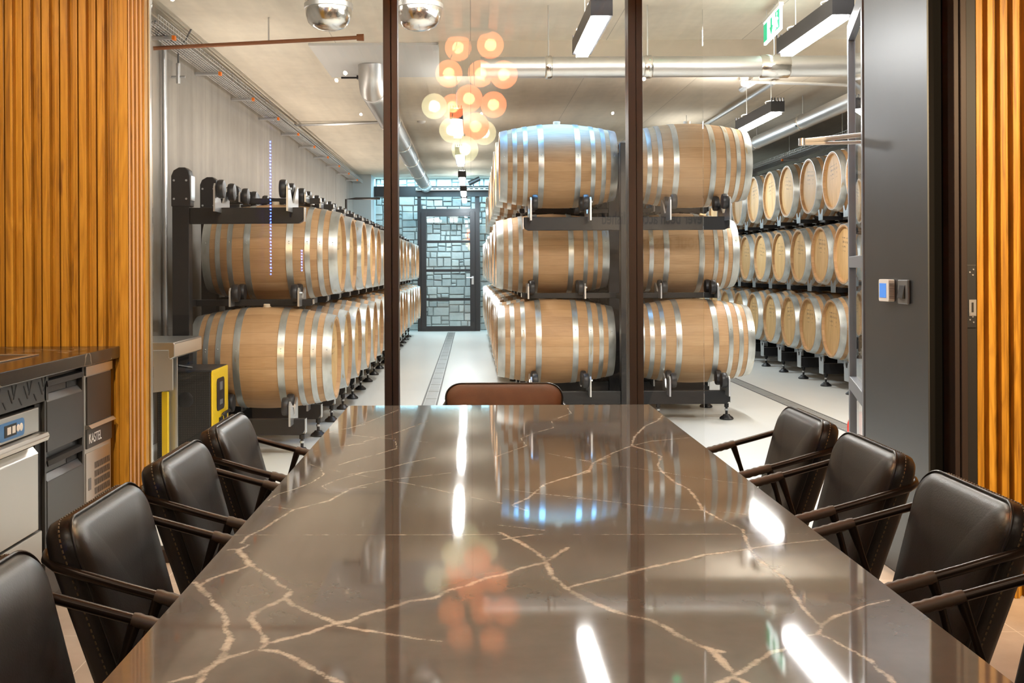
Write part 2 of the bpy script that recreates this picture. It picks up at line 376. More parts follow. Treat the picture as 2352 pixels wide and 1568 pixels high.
M = dict(
    slat=m_slat(), barrel=m_barrel(), head=m_head(), hoop=m_hoop(),
    wall=m_concrete('board_marked_concrete', (.30,.283,.255), 1, .43, (6, 6, .5)),
    ceil=m_concrete('beige_concrete_ceiling', (.76,.70,.585), 0, 1.05, (3.5, .35, 1), .13, .8, .006, .4),
    beamc=m_concrete('beam_concrete', (.60,.53,.42), 0, 0, (.4, 3, 3), .10),
    floor=m_floor(), tile=m_tile(), stone=m_stone(), table=m_table(), counter=m_counter(),
    glass=m_glass('clear_glass'), dglass=m_glass('far_glass', (.97,.99,.99), .04),
    black=plain('black_powder_coat', (.012,.012,.014), .42, 0, .5),
    rack=plain('rack_black_steel', (.008,.0085,.010), .42, 0, .4),
    frame=plain('dark_bronze_frame', (.030,.020,.017), .42, .2, .35),
    pocket=plain('door_pocket_black', (.004,.0035,.003), .7, 0, .1),
    jamb=plain('dark_plate', (.010,.0095,.010), .5, .2),
    panel=plain('brushed_dark_panel', (.085,.093,.10), .40, .8, .5, var=.1, vscale=3),
    steel=plain('stainless_steel', (.62,.61,.58), .28, .95, var=.06, vscale=4),
    steel2=plain('brushed_stainless', (.60,.60,.58), .38, .9, var=.05, vscale=3),
    zinc=plain('zinc_plate', (.62,.64,.66), .32, .9),
    duct=plain('spiral_duct_foil', (.70,.70,.69), .40, 1.0, bump=.5, bscale=14),
    foil=plain('crumpled_foil', (.80,.79,.76), .18, 1.0, bump=1.0, bscale=22),
    leather=plain('dark_brown_leather', (.012,.0092,.0080), .36, 0, .45, bump=.12, bscale=260, var=.25, vscale=6),
    brown=plain('tan_brown_leather', (.10,.043,.017), .6, 0, .4, bump=.2, bscale=300, var=.35, vscale=22),
    thread=plain('stitching_thread', (.10,.065,.03), .7),
    rail=plain('dark_bronze_rail', (.028,.018,.013), .30, .6, .5),
    wrap=plain('leather_wrap', (.060,.036,.022), .5, 0, .5),
    lead=plain('drawer_dark_grey', (.055,.060,.064), .36, .5, .5),
    dark=plain('shadow_gap_black', (.006,.006,.006), .6),
    smoke=plain('smoked_glass_door', (.025,.024,.023), .30, .0, .35),
    blue=plain('blue_membrane', (.045,.17,.42), .35),
    white=plain('white_plastic', (.72,.70,.66), .4), grey=plain('grey_plastic', (.12,.125,.13), .35),
    yellow=plain('yellow_enamel', (.75,.50,.008), .35, coat=.3), red=plain('red_enamel', (.70,.035,.02), .25, coat=.5),
    copper=plain('rusty_pipe', (.22,.085,.035), .5, .4), orange=plain('orange_cap', (.85,.20,.01), .45),
    wire=plain('galvanised_wire', (.55,.54,.52), .35, .9), doorgrey=plain('door_grey_frame', (.16,.175,.20), .4, .4),
    plaster=plain('warm_plaster', (.34,.29,.24), .8, var=.06), ink=plain('black_lettering', (.01,.01,.01), .6),
    silverink=plain('silver_lettering', (.75,.75,.75), .4), bluewall=plain('bluish_grey_pier', (.44,.50,.52), .7),  # pier is one even blue-grey tone
    gpanel=plain('white_ceiling_sheet', (.58,.58,.56), .5), screen=emit('blue_screen', (.05,.20,.62), .6),
    grate=plain('drain_grate', (.42,.42,.40), .45, .6), grate2=plain('drain_gap', (.12,.12,.115), .6),
    tube=emit('fluorescent_tube', (1.0,.97,.93), 165.0), tubec=emit('cool_fluorescent_tube', (.84,.94,1.0), 165.0),
    bulb=emit('warm_bulb', (1.0,.80,.52), 130.0), bulbw=emit('white_bulb', (1.0,.95,.78), 120.0),
    amber=m_shell('amber_glass', (.95,.42,.20), (.95,.55,.32), .15, (1.0,.36,.13, 6.0)), pearl=m_shell('pearl_glass', (.85,.88,.66), (.95,.95,.8), .15, (.80,.82,.52, 4.5)),
    uplight=emit('ceiling_fill_strip', (1.0,.95,.88), 130.0), ceiling_fill_dim=emit('dim_ceiling_fill_strip', (1.0,.96,.90), 17.0), canopy=plain('grey_canopy', (.22,.21,.20), .5), ply=plain('pale_ply_edge', (.62,.40,.24), .5, var=.12, vscale=5),  # up-facing strips are added glow to brighten the ceiling
    led=emit('blue_led', (.05,.10,1.0), 160.0), exitg=emit('exit_green', (.02,.42,.20), 1.0), exitw=emit('exit_white', (.85,1.0,.95), 2.6),
    greenled=emit('green_led', (.05,.9,.45), 3.0),
    vent=m_mesh_screen('perforated_black_panel', (.009,.009,.009), (.03,.029,.026), .014),
)

for k_ in ('bulb','bulbw','led','screen','exitg','exitw','greenled'): M[k_].cycles.emission_sampling = 'NONE'
for k_ in ('amber','pearl','tube','tubec','uplight','ceiling_fill_dim'): M[k_].cycles.emission_sampling = 'FRONT'

# ---------------------------------------------------------------- setting: shells
GY = 4.52                     # plane of the glazed partition
CEIL = 2.97; RC = 2.70        # cellar / meeting-room ceilings
XL, XR, YB = -2.2, 5.5, 21.35
struct('floor', MB().box(-2.35, 3.2, -2.7, GY, -.1, 0), M['tile'])
struct('floor_cellar', MB().box(-2.35, XR+.15, GY, YB+.15, -.1, 0), M['floor'])
struct('ceiling_cellar', MB().box(-2.35, XR+.15, GY-.1, YB+.15, CEIL, CEIL+.12), M['ceil'])
struct('wall_cellar_left', MB().box(XL-.15, XL, GY+.06, YB, 0, CEIL), M['wall'])
struct('wall_cellar_right', MB().box(XR, XR+.15, GY, YB, 0, CEIL), M['wall'])
rs = random.Random(11)
def split(x0, x1, z0, z1, out):
    w_, h_ = x1-x0, z1-z0
    if (w_ < .36 and h_ < .20 and rs.random() < .72) or (w_ < .17 and h_ < .13) : out.append((x0, x1, z0, z1)); return
    if (w_ > h_*1.35 and w_ > .16) or h_ < .10:
        c = x0+w_*rs.uniform(.34, .66); split(x0, c, z0, z1, out); split(c, x1, z0, z1, out)
    else:
        c = z0+h_*rs.uniform(.36, .64); split(x0, x1, z0, c, out); split(x0, x1, c, z1, out)
stones = []; split(XL, XR, 0, CEIL, stones)
mb = MB().box(-2.35, XR+.15, YB+.012, YB+.15, 0, CEIL)
for x0, x1, z0, z1 in stones:
    j = lambda: rs.uniform(-.006, .006); g_ = .006; d_ = rs.uniform(.0, .014)
    f = [(x0+g_+.012+j(), YB-d_, z0+g_+.012+j()), (x1-g_-.012+j(), YB-d_, z0+g_+.012+j()), (x1-g_-.012+j(), YB-d_, z1-g_-.012+j()), (x0+g_+.012+j(), YB-d_, z1-g_-.012+j())]
    k = [(x0+g_+j(), YB+.013, z0+g_+j()), (x1-g_+j(), YB+.013, z0+g_+j()), (x1-g_+j(), YB+.013, z1-g_+j()), (x0+g_+j(), YB+.013, z1-g_+j())]
    mb.add(f+k, [(0,1,2,3),(0,4,5,1),(1,5,6,2),(2,6,7,3),(3,7,4,0)])
struct('wall_cellar_back', mb, M['stone'])
struct('wall_cellar_front', MB().box(1.86, XR, GY+.16, GY+.3, 0, CEIL), M['wall'])
struct('wall_pier', MB().box(XL, -1.86, 20.3, 21.3, 0, CEIL), M['bluewall'])
struct('trim_4', MB().box(-.24, XR, 8.42, 8.50, CEIL-.26, CEIL), M['beamc'])
struct('wall_left', MB().box(-2.35, XL, -2.7, GY+.06, 0, RC+.06), M['plaster'])
struct('wall_right', MB().box(3.05, 3.2, -2.7, 4.6, 0, RC+.06), M['plaster'])
struct('wall_back', MB().box(-2.35, 3.2, -2.7, -2.55, 0, RC+.06), M['plaster'])
struct('wall_above_glass', MB().box(-2.35, 3.2, GY-.03, GY+.06, 2.66, CEIL), M['frame'])
mb = MB().box(-2.35, 3.2, -2.7, GY, RC+.05, RC+.15)
x = -2.2
while x < 3.05:
    mb.box(x, x+.055, -2.55, GY-.03, RC-.03, RC+.05); x += .105
struct('ceiling', mb, M['slat'])

# slatted oak wall facing the camera on the left: boards in profile
SY = 4.46
def slats(mb, xs0, xs1, y, pitch, z0, z1):
    x = xs1
    mb.box(xs0, xs1, y+.02, y+.05, z0, z1)
    while x - pitch > xs0 - .001:
        a = x - pitch
        mb.box(a+.007, a+.037, y-.026, y+.02, z0, z1)      # proud board
        mb.box(a+.037, a+.052, y+.004, y+.02, z0, z1)      # recessed step
        mb.box(a+.052, a+.070, y-.008, y+.02, z0, z1)      # middle board
        x = a
    return mb
mb = slats(MB(), XL, -1.452, SY, .0752, 0, RC-.03)
mb.box(-1.450, -1.435, SY-.03, SY+.05, 0, RC-.03).box(-1.433, -1.394, SY-.034, SY+.05, 0, RC-.03)
pl = MB()
for i in range(4):
    x = -1.391+i*.0155
    pl.box(x, x+.0062, SY-.034+i*.002, SY+.05, 0, RC-.03); mb.box(x+.0062, x+.0155, SY-.026+i*.002, SY+.05, 0, RC-.03)
struct('trim_7', pl, M['ply'])
struct('wall_slatted_left', mb, M['slat'], bevel=.0015)
struct('trim_1', MB().box(-1.327, -1.3225, GY-.03, GY-.005, 0, RC-.03), M['steel'])
mb = MB()
RY = 3.99
x = 1.845
mb.box(x, x+.012, RY-.02, RY+.05, 0, RC-.03); x += .014
mb.box(1.84, 3.05, RY+.02, RY+.06, 0, RC+.06)
while x < 3.0:
    mb.box(x, x+.0165, RY-.005, RY+.02, 0, RC-.03); mb.box(x+.0165, x+.024, RY+.008, RY+.02, 0, RC-.03)
    mb.box(x+.024, x+.043, RY-.03, RY+.02, 0, RC-.03); x += .0455
    mb.box(x, x+.015, RY-.004, RY+.02, 0, RC-.03); mb.box(x+.015, x+.024, RY+.008, RY+.02, 0, RC-.03)
    mb.box(x+.024, x+.043, RY-.03, RY+.02, 0, RC-.03); x += .046
struct('wall_slatted_right', mb, M['slat'], bevel=.0015)

# sliding-door pocket, frame and strike plate right of the grey panel
struct('wall_panel_right', MB().box(1.672, 1.678, 3.985, 4.62, 0.004, RC), M['panel'])
struct('wall_pocket', MB().box(1.678, 1.86, 4.10, 4.62, 0, RC), M['pocket'])
mb = MB().box(1.678, 1.757, 4.05, 4.10, 0, RC).box(1.678, 1.694, 3.987, 4.06, 0, RC)
struct('trim_2', mb, M['pocket'])
mb = MB().box(1.757, 1.775, 3.955, 4.06, 0, RC).box(1.777, 1.799, 3.945, 4.06, 0, RC)
struct('door_2', mb, M['frame'], bevel=.002)
o = struct('trim_3', MB().box(1.801, 1.842, 3.965, 4.05, 0, RC), M['jamb'], bevel=.002)
lk = thing('strike_plate', 'black lock strike plate screwed to the dark door jamb', 'lock plate', (1.8205, 3.965, 1.10))
part('plate', MB().box(-.0185, .0185, -.004, 0, -.115, .115), M['black'], lk, bevel=.002)
part('latch_keep', MB().box(-.010, .016, -.007, -.0045, -.072, -.012).box(-.008, .014, -.0095, -.007, -.070, -.058), M['zinc'], lk)
part('latch_opening', MB().box(-.001, .006, -.0085, -.007, -.062, -.022), M['dark'], lk)
part('screw', MB().lathe([(.003,-.006),(.003,-.004)], 'Y', 10, (-.006, 0, .088), True), M['zinc'], lk)
for sx, sz in ((.007,.098),(.005,.078),(-.006,-.085),(.007,-.094),(.004,-.074)):
    part('screw', MB().lathe([(.003,-.006),(.003,-.004)], 'Y', 10, (sx, 0, sz), True), M['zinc'], lk)

# glazed partition: mullions, rails, panes
def mullion(name, x0, x1):
    mb = MB().box(x0, x0+(x1-x0)*.52, GY-.045, GY+.05, 0, 2.66).box(x0+(x1-x0)*.55, x1, GY-.035, GY+.05, 0, 2.66).box(x0+.004, x1-.004, GY-.02, GY+.045, 0, 2.66)
    return struct(name, mb, M['frame'], bevel=.002)
WX = [(-1.322, -.358), (-.300, .650), (.710, .966)]
for i, (a, b) in enumerate(WX):
    wn = bpy.data.objects.new('window_%d' % (i+1), None); COL.objects.link(wn); wn['kind'] = 'structure'
    mb = MB().box(a, b, GY-.03, GY+.04, 0.0, .055).box(a, b, GY-.03, GY+.04, 2.60, 2.66)
    part('window_frame', mb, M['frame'], wn, bevel=.002)
    part('pane', MB().box(a, b, GY-.004, GY+.008, .055, 2.60), M['glass'], wn)
m1 = mullion('trim_5', -.358, -.300); m2 = mullion('trim_6', .650, .710)

# open glazed door leaf, opened into the cellar
dl = bpy.data.objects.new('door_1', None); COL.objects.link(dl); dl['kind'] = 'structure'
dl.location = (1.70, 4.66, 0); dl.rotation_euler = (0, 0, math.atan2(.80, .215))
DLn = .835; DT = 2.42
mb = MB().box(0, .06, -.022, .022, .01, DT).box(DLn-.06, DLn, -.022, .022, .01, DT).box(.06, DLn-.06, -.022, .022, DT-.085, DT).box(.06, DLn-.06, -.022, .022, .01, .12)
mb.box(.06, DLn-.06, -.022, .022, 1.205, 1.26).box(.06, DLn-.06, -.022, .022, .60, .665)
part('door_frame', mb, M['doorgrey'], dl, bevel=.003)
for z0, z1 in ((.12,.60),(.665,1.205),(1.26,DT-.085)):
    part('pane', MB().box(.06, DLn-.06, -.005, .005, z0, z1), M['glass'], dl)
# door closer arm reaching over the opening
ca = thing('door_closer', 'pale metal door closer arm reaching out from the open glass door', 'door closer', (0,0,0))
p0 = Vector(at(1842, 324, 4.9)); 
part('arm', MB().tube([p0, p0+Vector((.12, -.02, .010)), p0+Vector((.33, -.06, .028))], .011, 8), M['white'], ca, 40)
part('arm', MB().tube([p0+Vector((.0,.0,-.012)), p0+Vector((.33, -.05, -.010))], .008, 8), M['white'], ca, 40)
part('pivot', MB().lathe([(.016,-.02),(.016,.012)], 'Z', 14, tuple(p0), True), M['zinc'], ca, 40)

# far steel partition with glass door
FY = 21.0
mb = MB()
for a, b in ((XL+.02, XL+.08), (-1.03, -.96), (.08, .17), (1.2,1.27), (2.4,2.47), (3.6,3.67)): mb.box(a, b, FY-.04, FY+.03, 0, 2.62)
mb.box(XL, XR, FY-.10, FY+.05, 2.59, 2.79).box(-.96, .08, FY-.04, FY+.03, 2.30, 2.36)
struct('window_4', mb, M['black'])
d3 = bpy.data.objects.new('door_3', None); COL.objects.link(d3); d3['kind'] = 'structure'; d3.location = (-.96, FY-.03, 0)
DW, DH = 1.04, 2.30
mb = MB().box(0,.10,-.03,.03,0,DH).box(DW-.10,DW,-.03,.03,0,DH).box(.1,DW-.1,-.03,.03,DH-.09,DH).box(.1,DW-.1,-.03,.03,0,.10)
for zz in (.59, 1.145, 1.70): mb.box(.1, DW-.1, -.02, .02, zz, zz+.05)
part('door_frame', mb, M['black'], d3, bevel=.003)
for z0, z1 in ((.10,.59),(.64,1.145),(1.195,1.70),(1.75,DH-.09)):
    part('pane', MB().box(.1, DW-.1, -.004, .004, z0, z1), M['dglass'], d3)
part('door_handle', MB().tube([(DW-.05,-.03,1.03),(DW-.05,-.08,1.03),(DW-.17,-.08,1.03)], .012, 8).box(DW-.07,DW-.03,-.04,-.03,.90,1.06), M['zinc'], d3, 40)
for a, b in ((XL+.08,-1.03),(.17,1.2),(1.27,2.4),(2.47,3.6)):
    wn = struct('window_5', MB().box(a, b, FY-.004, FY+.004, 0, 2.59), M['dglass'])

# ---------------------------------------------------------------- drains in the cellar floor
def drain(name, x0, x1, y0, y1, label, nseg):
    t = thing(name, label, 'floor drain', ((x0+x1)/2, y0, 0))
    hw = (x1-x0)/2
    part('channel_frame', MB().box(-hw, -hw+.014, 0, y1-y0, .0005, .004).box(hw-.014, hw, 0, y1-y0, .0005, .004), M['grate2'], t)
    sl = (y1-y0)/nseg
    for i in range(nseg):
        b = MB()
        b.box(-hw+.016, hw-.016, i*sl+.012, (i+1)*sl-.012, .0005, .0025)
        g = part('grate', b, M['grate'], t)
        n = 12; d = MB()
        for k in range(n):
            yy = i*sl+.03+(sl-.06)*k/(n-1); d.box(-hw+.022, hw-.022, yy-.006, yy+.006, .0026, .0032)
        part('slots', d, M['grate2'], g)
drain('floor_drain', -.445, -.305, 7.0, 20.6, 'slotted channel drain running down the aisle floor between the racks', 22)
drain('floor_drain', 2.74, 2.88, 6.6, 20.0, 'channel drain in the floor before the rack of facing barrel heads', 22)

# ---------------------------------------------------------------- barrels
BL, RH, RB = .95, .283, .348
def rad(x): return RB-(RB-RH)*(abs(2*x/BL))**1.9
def make_barrel():
    t = thing('wine_barrel', 'x', 'barrel', (0,0,0), 0, 'x')
    prof = [(RH-.024, -BL/2+.045), (RH-.020, -BL/2+.001)]
    prof += [(rad(-BL/2+BL*i/28.0), -BL/2+BL*i/28.0) for i in range(29)]
    prof += [(RH-.020, BL/2-.001), (RH-.024, BL/2-.045)]
    part('staves', MB().lathe(prof, 'X', 48), M['barrel'], t, 50)
    for sgn in (-1, 1):
        xx = sgn*(BL/2-.034)
        part('head', MB().lathe([(RH-.021, xx-.008), (RH-.021, xx+.008)], 'X', 40, (0,0,0), True), M['head'], t, 40)
        for a, b in ((.0, .060), (.100, .136), (.186, .222), (.305, .350)):
            x0, x1 = sgn*(BL/2-a), sgn*(BL/2-b)
            pts = [x0+(x1-x0)*q for q in (0, .25, .5, .75, 1)]
            pr = [(rad(x0)-.002, x0)]+[(rad(q)+.0035, q) for q in pts]+[(rad(x1)-.002, x1)]
            hb = MB().lathe(pr, 'X', 48)
            # overlap seam of the hoop with two rivets, on the aisle-facing side
            xm = (x0+x1)/2; 
            for dz in (-.008, .008): hb.sphere((xm, -(rad(xm)+.003)*math.cos(.25), (rad(xm)+.003)*math.sin(.25)+dz), .004, 8, 6)
            part('hoop', hb, M['hoop'], t, 50)
    part('bung', MB().lathe([(.028, RB-.01), (.030, RB+.018), (.026, RB+.022), (.001, RB+.022)], 'Z', 16), plain('bung_silicone', (.72,.64,.50), .5), t, 40)
    register(t); return t
barrel0 = make_barrel(); _used = [False]
P = .755
ZT = [.603, 1.328, 2.052]
TIER = ['bottom tier', 'middle tier', 'top tier']
BARPOS = []
def barrel(x, y, tier, label, group, sc_=1.0):
    dz = random.uniform(-.004, .004)*0
    if not _used[0]:
        _used[0] = True; o = barrel0; o.location = (x, y, ZT[tier]); o['label'] = label; o['group'] = group
    else: o = dup(barrel0, (x, y, ZT[tier]), None, label, group)
    o.rotation_euler = (random.uniform(-.10, .10), 0, random.choice((0, PI)) if abs(x) > 3 else 0)
    o.scale = (sc_, sc_, sc_)
    BARPOS.append((x, y, ZT[tier]))
def row(x, y0, n, tier, rack, group, skip=()):
    sc_ = 1.0
    for k in range(n):
        if k in skip: continue
        barrel(x + random.uniform(-.012, .012), y0+P*k, tier, 'oak barrel %s back from the glass, %s, %s' % (ORD[k+1], TIER[tier], rack), group, sc_)
GL = 'barrels in the rack along the concrete wall'; GC = 'barrels on the aisle side of the central rack'
GD = 'barrels on the far side of the central rack'; GR = 'barrels in the rack with facing heads'
row(-1.40, 7.507, 17, 0, 'rack along the concrete wall', GL)
row(-1.40, 7.885, 16, 1, 'rack along the concrete wall', GL)
row(.696, 9.04, 15, 0, 'aisle side of the central rack', GC)
row(.690, 9.418, 14, 1, 'aisle side of the central rack', GC)
row(.703, 9.04, 12, 2, 'aisle side of the central rack', GC, (8, 9, 10))
row(1.80, 9.04, 4, 0, 'far side of the central rack', GD)
row(1.78, 9.418, 4, 1, 'far side of the central rack', GD)
row(1.80, 9.04, 4, 2, 'far side of the central rack', GD)
XRR = 4.0
def rrow(y0, n, tier):
    for k in range(n):
        barrel(XRR+random.uniform(-.012,.012), y0+.745*k, tier, 'oak barrel %s from the glass, %s of the rack with facing heads' % (ORD[k+1], TIER[tier]), GR)
rrow(9.1725, 11, 0); rrow(8.80, 12, 1); rrow(9.1725, 11, 2)

# ---------------------------------------------------------------- steel racks
ARM = [.231, .956, 1.613]          # tops of the arms
RZ = [.323, 1.048, 1.725]; RD = [.10, .10, .155]
def bracket(root, x, yoff, lev, flip, deep=False):
    """zinc saddle plate with two black rollers, on an arm"""
    za, zr, d = ARM[lev], RZ[lev], RD[lev]
    w = d+.055; zl = (.20, .957, 1.58 if deep else 1.684)[lev]; za = (.231, .99, 1.62 if deep else 1.70)[lev]
    poly = [(-w, zl), (w, zl), (w, zr+.012), (w-.022, zr+.035), (d-.045, zr-.005), (.03, za+.022), (-.03, za+.022), (-d+.045, zr-.005), (-w+.022, zr+.035), (-w, zr+.012)]
    b = part('bracket', MB().prism([(y+yoff, z) for y, z in poly], 'X', x-.006, x+.006), M['zinc'], root)
    for s_ in (-1, 1):
        part('roller', MB().lathe([(.030,-.024),(.056,-.020),(.060,-.010),(.060,.010),(.056,.020),(.030,.024)], 'X', 20, (x+flip*.033, yoff+s_*d, zr), True), M['black'], b, 40)
    part('bolt', MB().lathe([(.007,-.016),(.007,.03)], 'X', 8, (x+flip*.01, yoff-d, zr), True), M['zinc'], b, 40)
def arm_bar(root, lev, x0, x1, yoff, tip, deep):
    z0, z1 = ((.126, .231), (.957, 1.002), (1.508, 1.613) if deep else (1.682, 1.722))[lev]
    b = MB()
    a, c = (x0, x1) if tip > 0 else (-x0, -x1)
    q_ = min(1, (z1-z0)/.1); poly = [(a, z0), (c-.035*q_, z0), (c-.012*q_, z0+.012*q_), (c, z0+.04*q_), (c, z1), (a, z1)]
    if tip < 0: poly = [(-x, z) for x, z in poly]
    part('arm', b.prism(poly, 'Y', yoff-.03, yoff+.03), M['rack'], root, bevel=.004)
def rack_foot(root, x, yoff):
    f = part('foot', MB().lathe([(.052,0),(.056,.008),(.050,.018),(.030,.032),(.026,.040),(.010,.042),(.010,.126)], 'Z', 18, (x, yoff, .001), True), M['rack'], root, 40)
    part('collar', MB().lathe([(.0155,.072),(.0155,.086)], 'Z', 12, (x, yoff, 0), True), M['zinc'], f, 40)
    part('sleeve', MB().lathe([(.018,.098),(.018,.128)], 'Z', 12, (x, yoff, 0), True), M['rack'], f, 40)
def make_frame(kind, front):
    t = thing('barrel_rack', 'x', 'rack', (0,0,0), 0, 'x')
    if kind == 'wall':
        part('upright', MB().box(-1.945, -1.835, -.045, .045, 0, 1.70), M['rack'], t, bevel=.004)
        poly = [(-1.95,1.62),(-1.95,1.82),(-1.935,1.855),(-1.90,1.875),(-1.86,1.875),(-1.835,1.855),(-1.825,1.82),(-1.825,1.62)]
        c = part('post_cap', MB().prism(poly, 'Y', -.05, .05), M['black'], t, 30, bevel=.006)
        part('side_plate', MB().box(-1.825, -1.819, -.046, .046, 1.66, 1.82), M['zinc'], c)
        for sx, sz in ((-1.93,1.79),(-1.85,1.79),(-1.93,1.67),(-1.85,1.67)):
            part('bolt', MB().lathe([(.007,-.056),(.007,-.049)], 'Y', 8, (sx,0,sz), True), M['zinc'], c, 40)
        sides = [(-1.40, -1.835, -1.09, 1)]
    elif kind == 'centre':
        part('upright', MB().box(1.185, 1.30, -.05, .05, 0, 2.20), M['rack'], t, bevel=.004)
        sides = [(.70, 1.185, .42, -1), (1.785, 1.30, 2.05, 1)]
    else:
        part('upright', MB().box(4.62, 4.73, -.05, .05, 0, 2.20), M['rack'], t, bevel=.004)
        sides = [(4.0, 4.62, 3.55, -1)]
    for lev in range(3):
        yo = (-.3725 if kind == 'facing' else .3775) if lev == 1 else 0
        if lev == 1:
            xa, xb = {'wall': (-1.945,-1.89), 'centre': (1.20,1.29), 'facing': (4.64,4.71)}[kind]
            part('cross_beam', MB().box(xa, xb, min(.04, yo-.03) if yo < 0 else .04, yo+.03 if yo > 0 else -.04, .957, 1.002), M['rack'], t, bevel=.003)
        for xc, xr, xt, tip in sides:
            arm_bar(t, lev, xr if lev != 1 else (xb if tip > 0 and kind == 'wall' else (xa+xb)/2), xt, yo, tip, front)
            zc0, zc1 = ((.126, .231), (.957, 1.002), (1.508, 1.613) if front else (1.682, 1.722))[lev]
            if kind == 'facing':
                w_ = .062; pl_ = [(-w_, zc0), (w_, zc0), (w_*1.15, zc1+.062), (w_*.75, zc1+.075), (.018, zc1+.022), (-.018, zc1+.022), (-w_*.75, zc1+.075), (-w_*1.15, zc1+.062)]
            else: pl_ = [(-.031, zc0+.012), (.031, zc0+.012), (.031, zc1), (-.031, zc1)]
            part('end_plate', MB().prism([(y_+yo, z_) for y_, z_ in pl_], 'X', xt+tip*.001, xt+tip*.006), M['zinc'], t)
            for s_ in (-1, 1): bracket(t, xc+s_*.232, yo, lev, -1 if s_*1 > 0 else 1, front)
            if lev == 0:
                rack_foot(t, xt+(.022 if tip < 0 else -.022)+(.02 if tip < 0 else 0), 0); rack_foot(t, xc+(.3 if tip < 0 else -.3), 0)
    register(t); return t
def frames(kind, y0, n, pitch, rack, group, depth=None):
    f0 = make_frame(kind, True); f1 = make_frame(kind, False)
    for k in range(n):
        lab = 'black steel rack frame %s back from the glass, %s' % (ORD[k+1], rack)
        if k < 2: f = (f0, f1)[k]; f.location = (0, y0+pitch*k, 0); f['label'] = lab; f['group'] = group
        else: dup(f1, (0, y0+pitch*k, 0), None, lab, group)
frames('wall', 7.13, 17, P, 'rack along the concrete wall', 'frames of the rack along the concrete wall')
frames('centre', 8.663, 15, P, 'central double rack', 'frames of the central rack')
frames('facing', 8.80, 12, .745, 'rack with facing barrel heads', 'frames of the rack with facing heads')

# ---------------------------------------------------------------- ceiling services in the cellar
def lum(x, y, cool, label):
    t = thing('linear_luminaire', label, 'ceiling light', (x, y, 2.46), 0, 'linear ceiling lights in the cellar')
    L_ = 1.0 if y < 7 else 1.2
    b = MB().box(-.055, .055, 0, L_, .012, .10)
    for i in range(5): b.box(-.052+i*.023, -.046+i*.023, -.012, .012, .095, .125); b.box(-.052+i*.023, -.046+i*.023, L_-.012, L_+.012, .095, .125)
    part('housing', b, M['black'], t)
    part('tube', MB().box(-.034, .034, .02, L_-.02, -.006, .012), M['tubec'] if cool else M['tube'], t)
    part('uplight', MB().box(-.03, .03, .05, L_-.05, .1005, .106), M['ceiling_fill_dim'] if abs(x) < .3 or y > 12 else M['uplight'], t)  # unseen glowing strip added on the housing to brighten the ceiling
    for yy in (.2, L_-.2):
        part('hanger', MB().tube([(0, yy, .10), (0, yy, CEIL-2.46)], .0025, 6), M['wire'], t)
        part('bracket', MB().tube([(.05*math.cos(a), yy, .115+.018*math.sin(a)) for a in [2*PI*k/14 for k in range(14)]], .003, 6, closed=True), M['wire'], t)
    return t
for y_, cool_, lab_ in ((9.2,0,'nearest the glass'),(12.1,0,'second from the glass'),(15.1,1,'third from the glass'),(17.8,1,'fourth from the glass'),(19.6,1,'by the far glass door')):
    lum(-.12, y_, cool_, 'bright linear ceiling light over the aisle, '+lab_)
lum(.66, 5.45, 0, 'bright linear ceiling light hanging before the top barrels of the central rack')
lum(1.87, 5.45, 0, 'bright linear ceiling light hanging beside the green exit sign')
lum(2.50, 8.85, 0, 'short looking linear light between the pipes above the facing barrel heads')
lum(2.50, 12.4, 1, 'linear ceiling light deep in the cellar above the drain')
lum(2.50, 16.0, 1, 'linear ceiling light deepest in the cellar above the drain')
lum(4.4, 7.2, 0, 'linear ceiling light near the cellar wall past the open door')

def duct_y(name, x, y0, y1, z, r, label, cat='duct', mat='duct', rings=2.0, hang=True):
    t = thing(name, label, cat, (x, y0, z))
    part('pipe', MB().lathe([(r, 0), (r, y1-y0)], 'Y', 28, (0,0,0), True), M[mat], t, 50)
    yy = rings
    while yy < y1-y0 and rings:
        part('joint', MB().lathe([(r-.001, yy-.03), (r+.006, yy-.028), (r+.006, yy+.028), (r-.001, yy+.03)], 'Y', 28), M['foil'], t, 50)
        if hang: part('hanger', MB().tube([(0, yy, r), (0, yy, CEIL-z)], .004, 6), M['wire'], t)
        yy += rings
    return t
def duct_x(name, x0, x1, y, z, r, label, joints, mat='duct'):
    t = thing(name, label, 'duct', (x0, y, z))
    part('pipe', MB().lathe([(r, 0), (r, x1-x0)], 'X', 32, (0,0,0), True), M[mat], t, 50)
    for a, b in joints:
        part('joint', MB().lathe([(r-.001, a-x0), (r+.008, a-x0+.01), (r+.008, b-x0-.01), (r-.001, b-x0)], 'X', 32), M['foil'], t, 50)
        part('hanger', MB().tube([((a+b)/2-x0, 0, r), ((a+b)/2-x0, 0, CEIL-z)], .005, 6), M['wire'], t)
    return t
duct_x('ventilation_duct', .07, 3.0, 7.30, 2.555, .070, 'silver foil duct running across in front of the concrete beam', [(1.16,1.22),(1.94,2.14),(.5,.55)])
t = duct_y('ventilation_duct', -.85, 9.45, 20.6, 2.76, .11, 'silver duct running down the cellar above the aisle')
t.children[0].data = MB().tube([(0,-.145,.205),(0,-.13,.12),(0,-.09,.05),(0,-.02,.01),(0,.08,0),(0,11.15,0)], .11, 28).mesh('pipe', M['duct'], 50)
duct_y('ventilation_duct', 3.42, 7.6, 20.5, 2.70, .075, 'slim silver duct running down the cellar above the facing barrels', rings=1.8)
duct_y('conduit', 2.82, 10.1, 20.0, 2.92, .022, 'thin metal conduit on the ceiling above the central rack', 'conduit', 'zinc', 0)
duct_y('conduit', 1.62+.9, 9.6, 10.1, 2.86, .03, 'short bent conduit stub under the silver cross duct', 'conduit', 'zinc', 0)
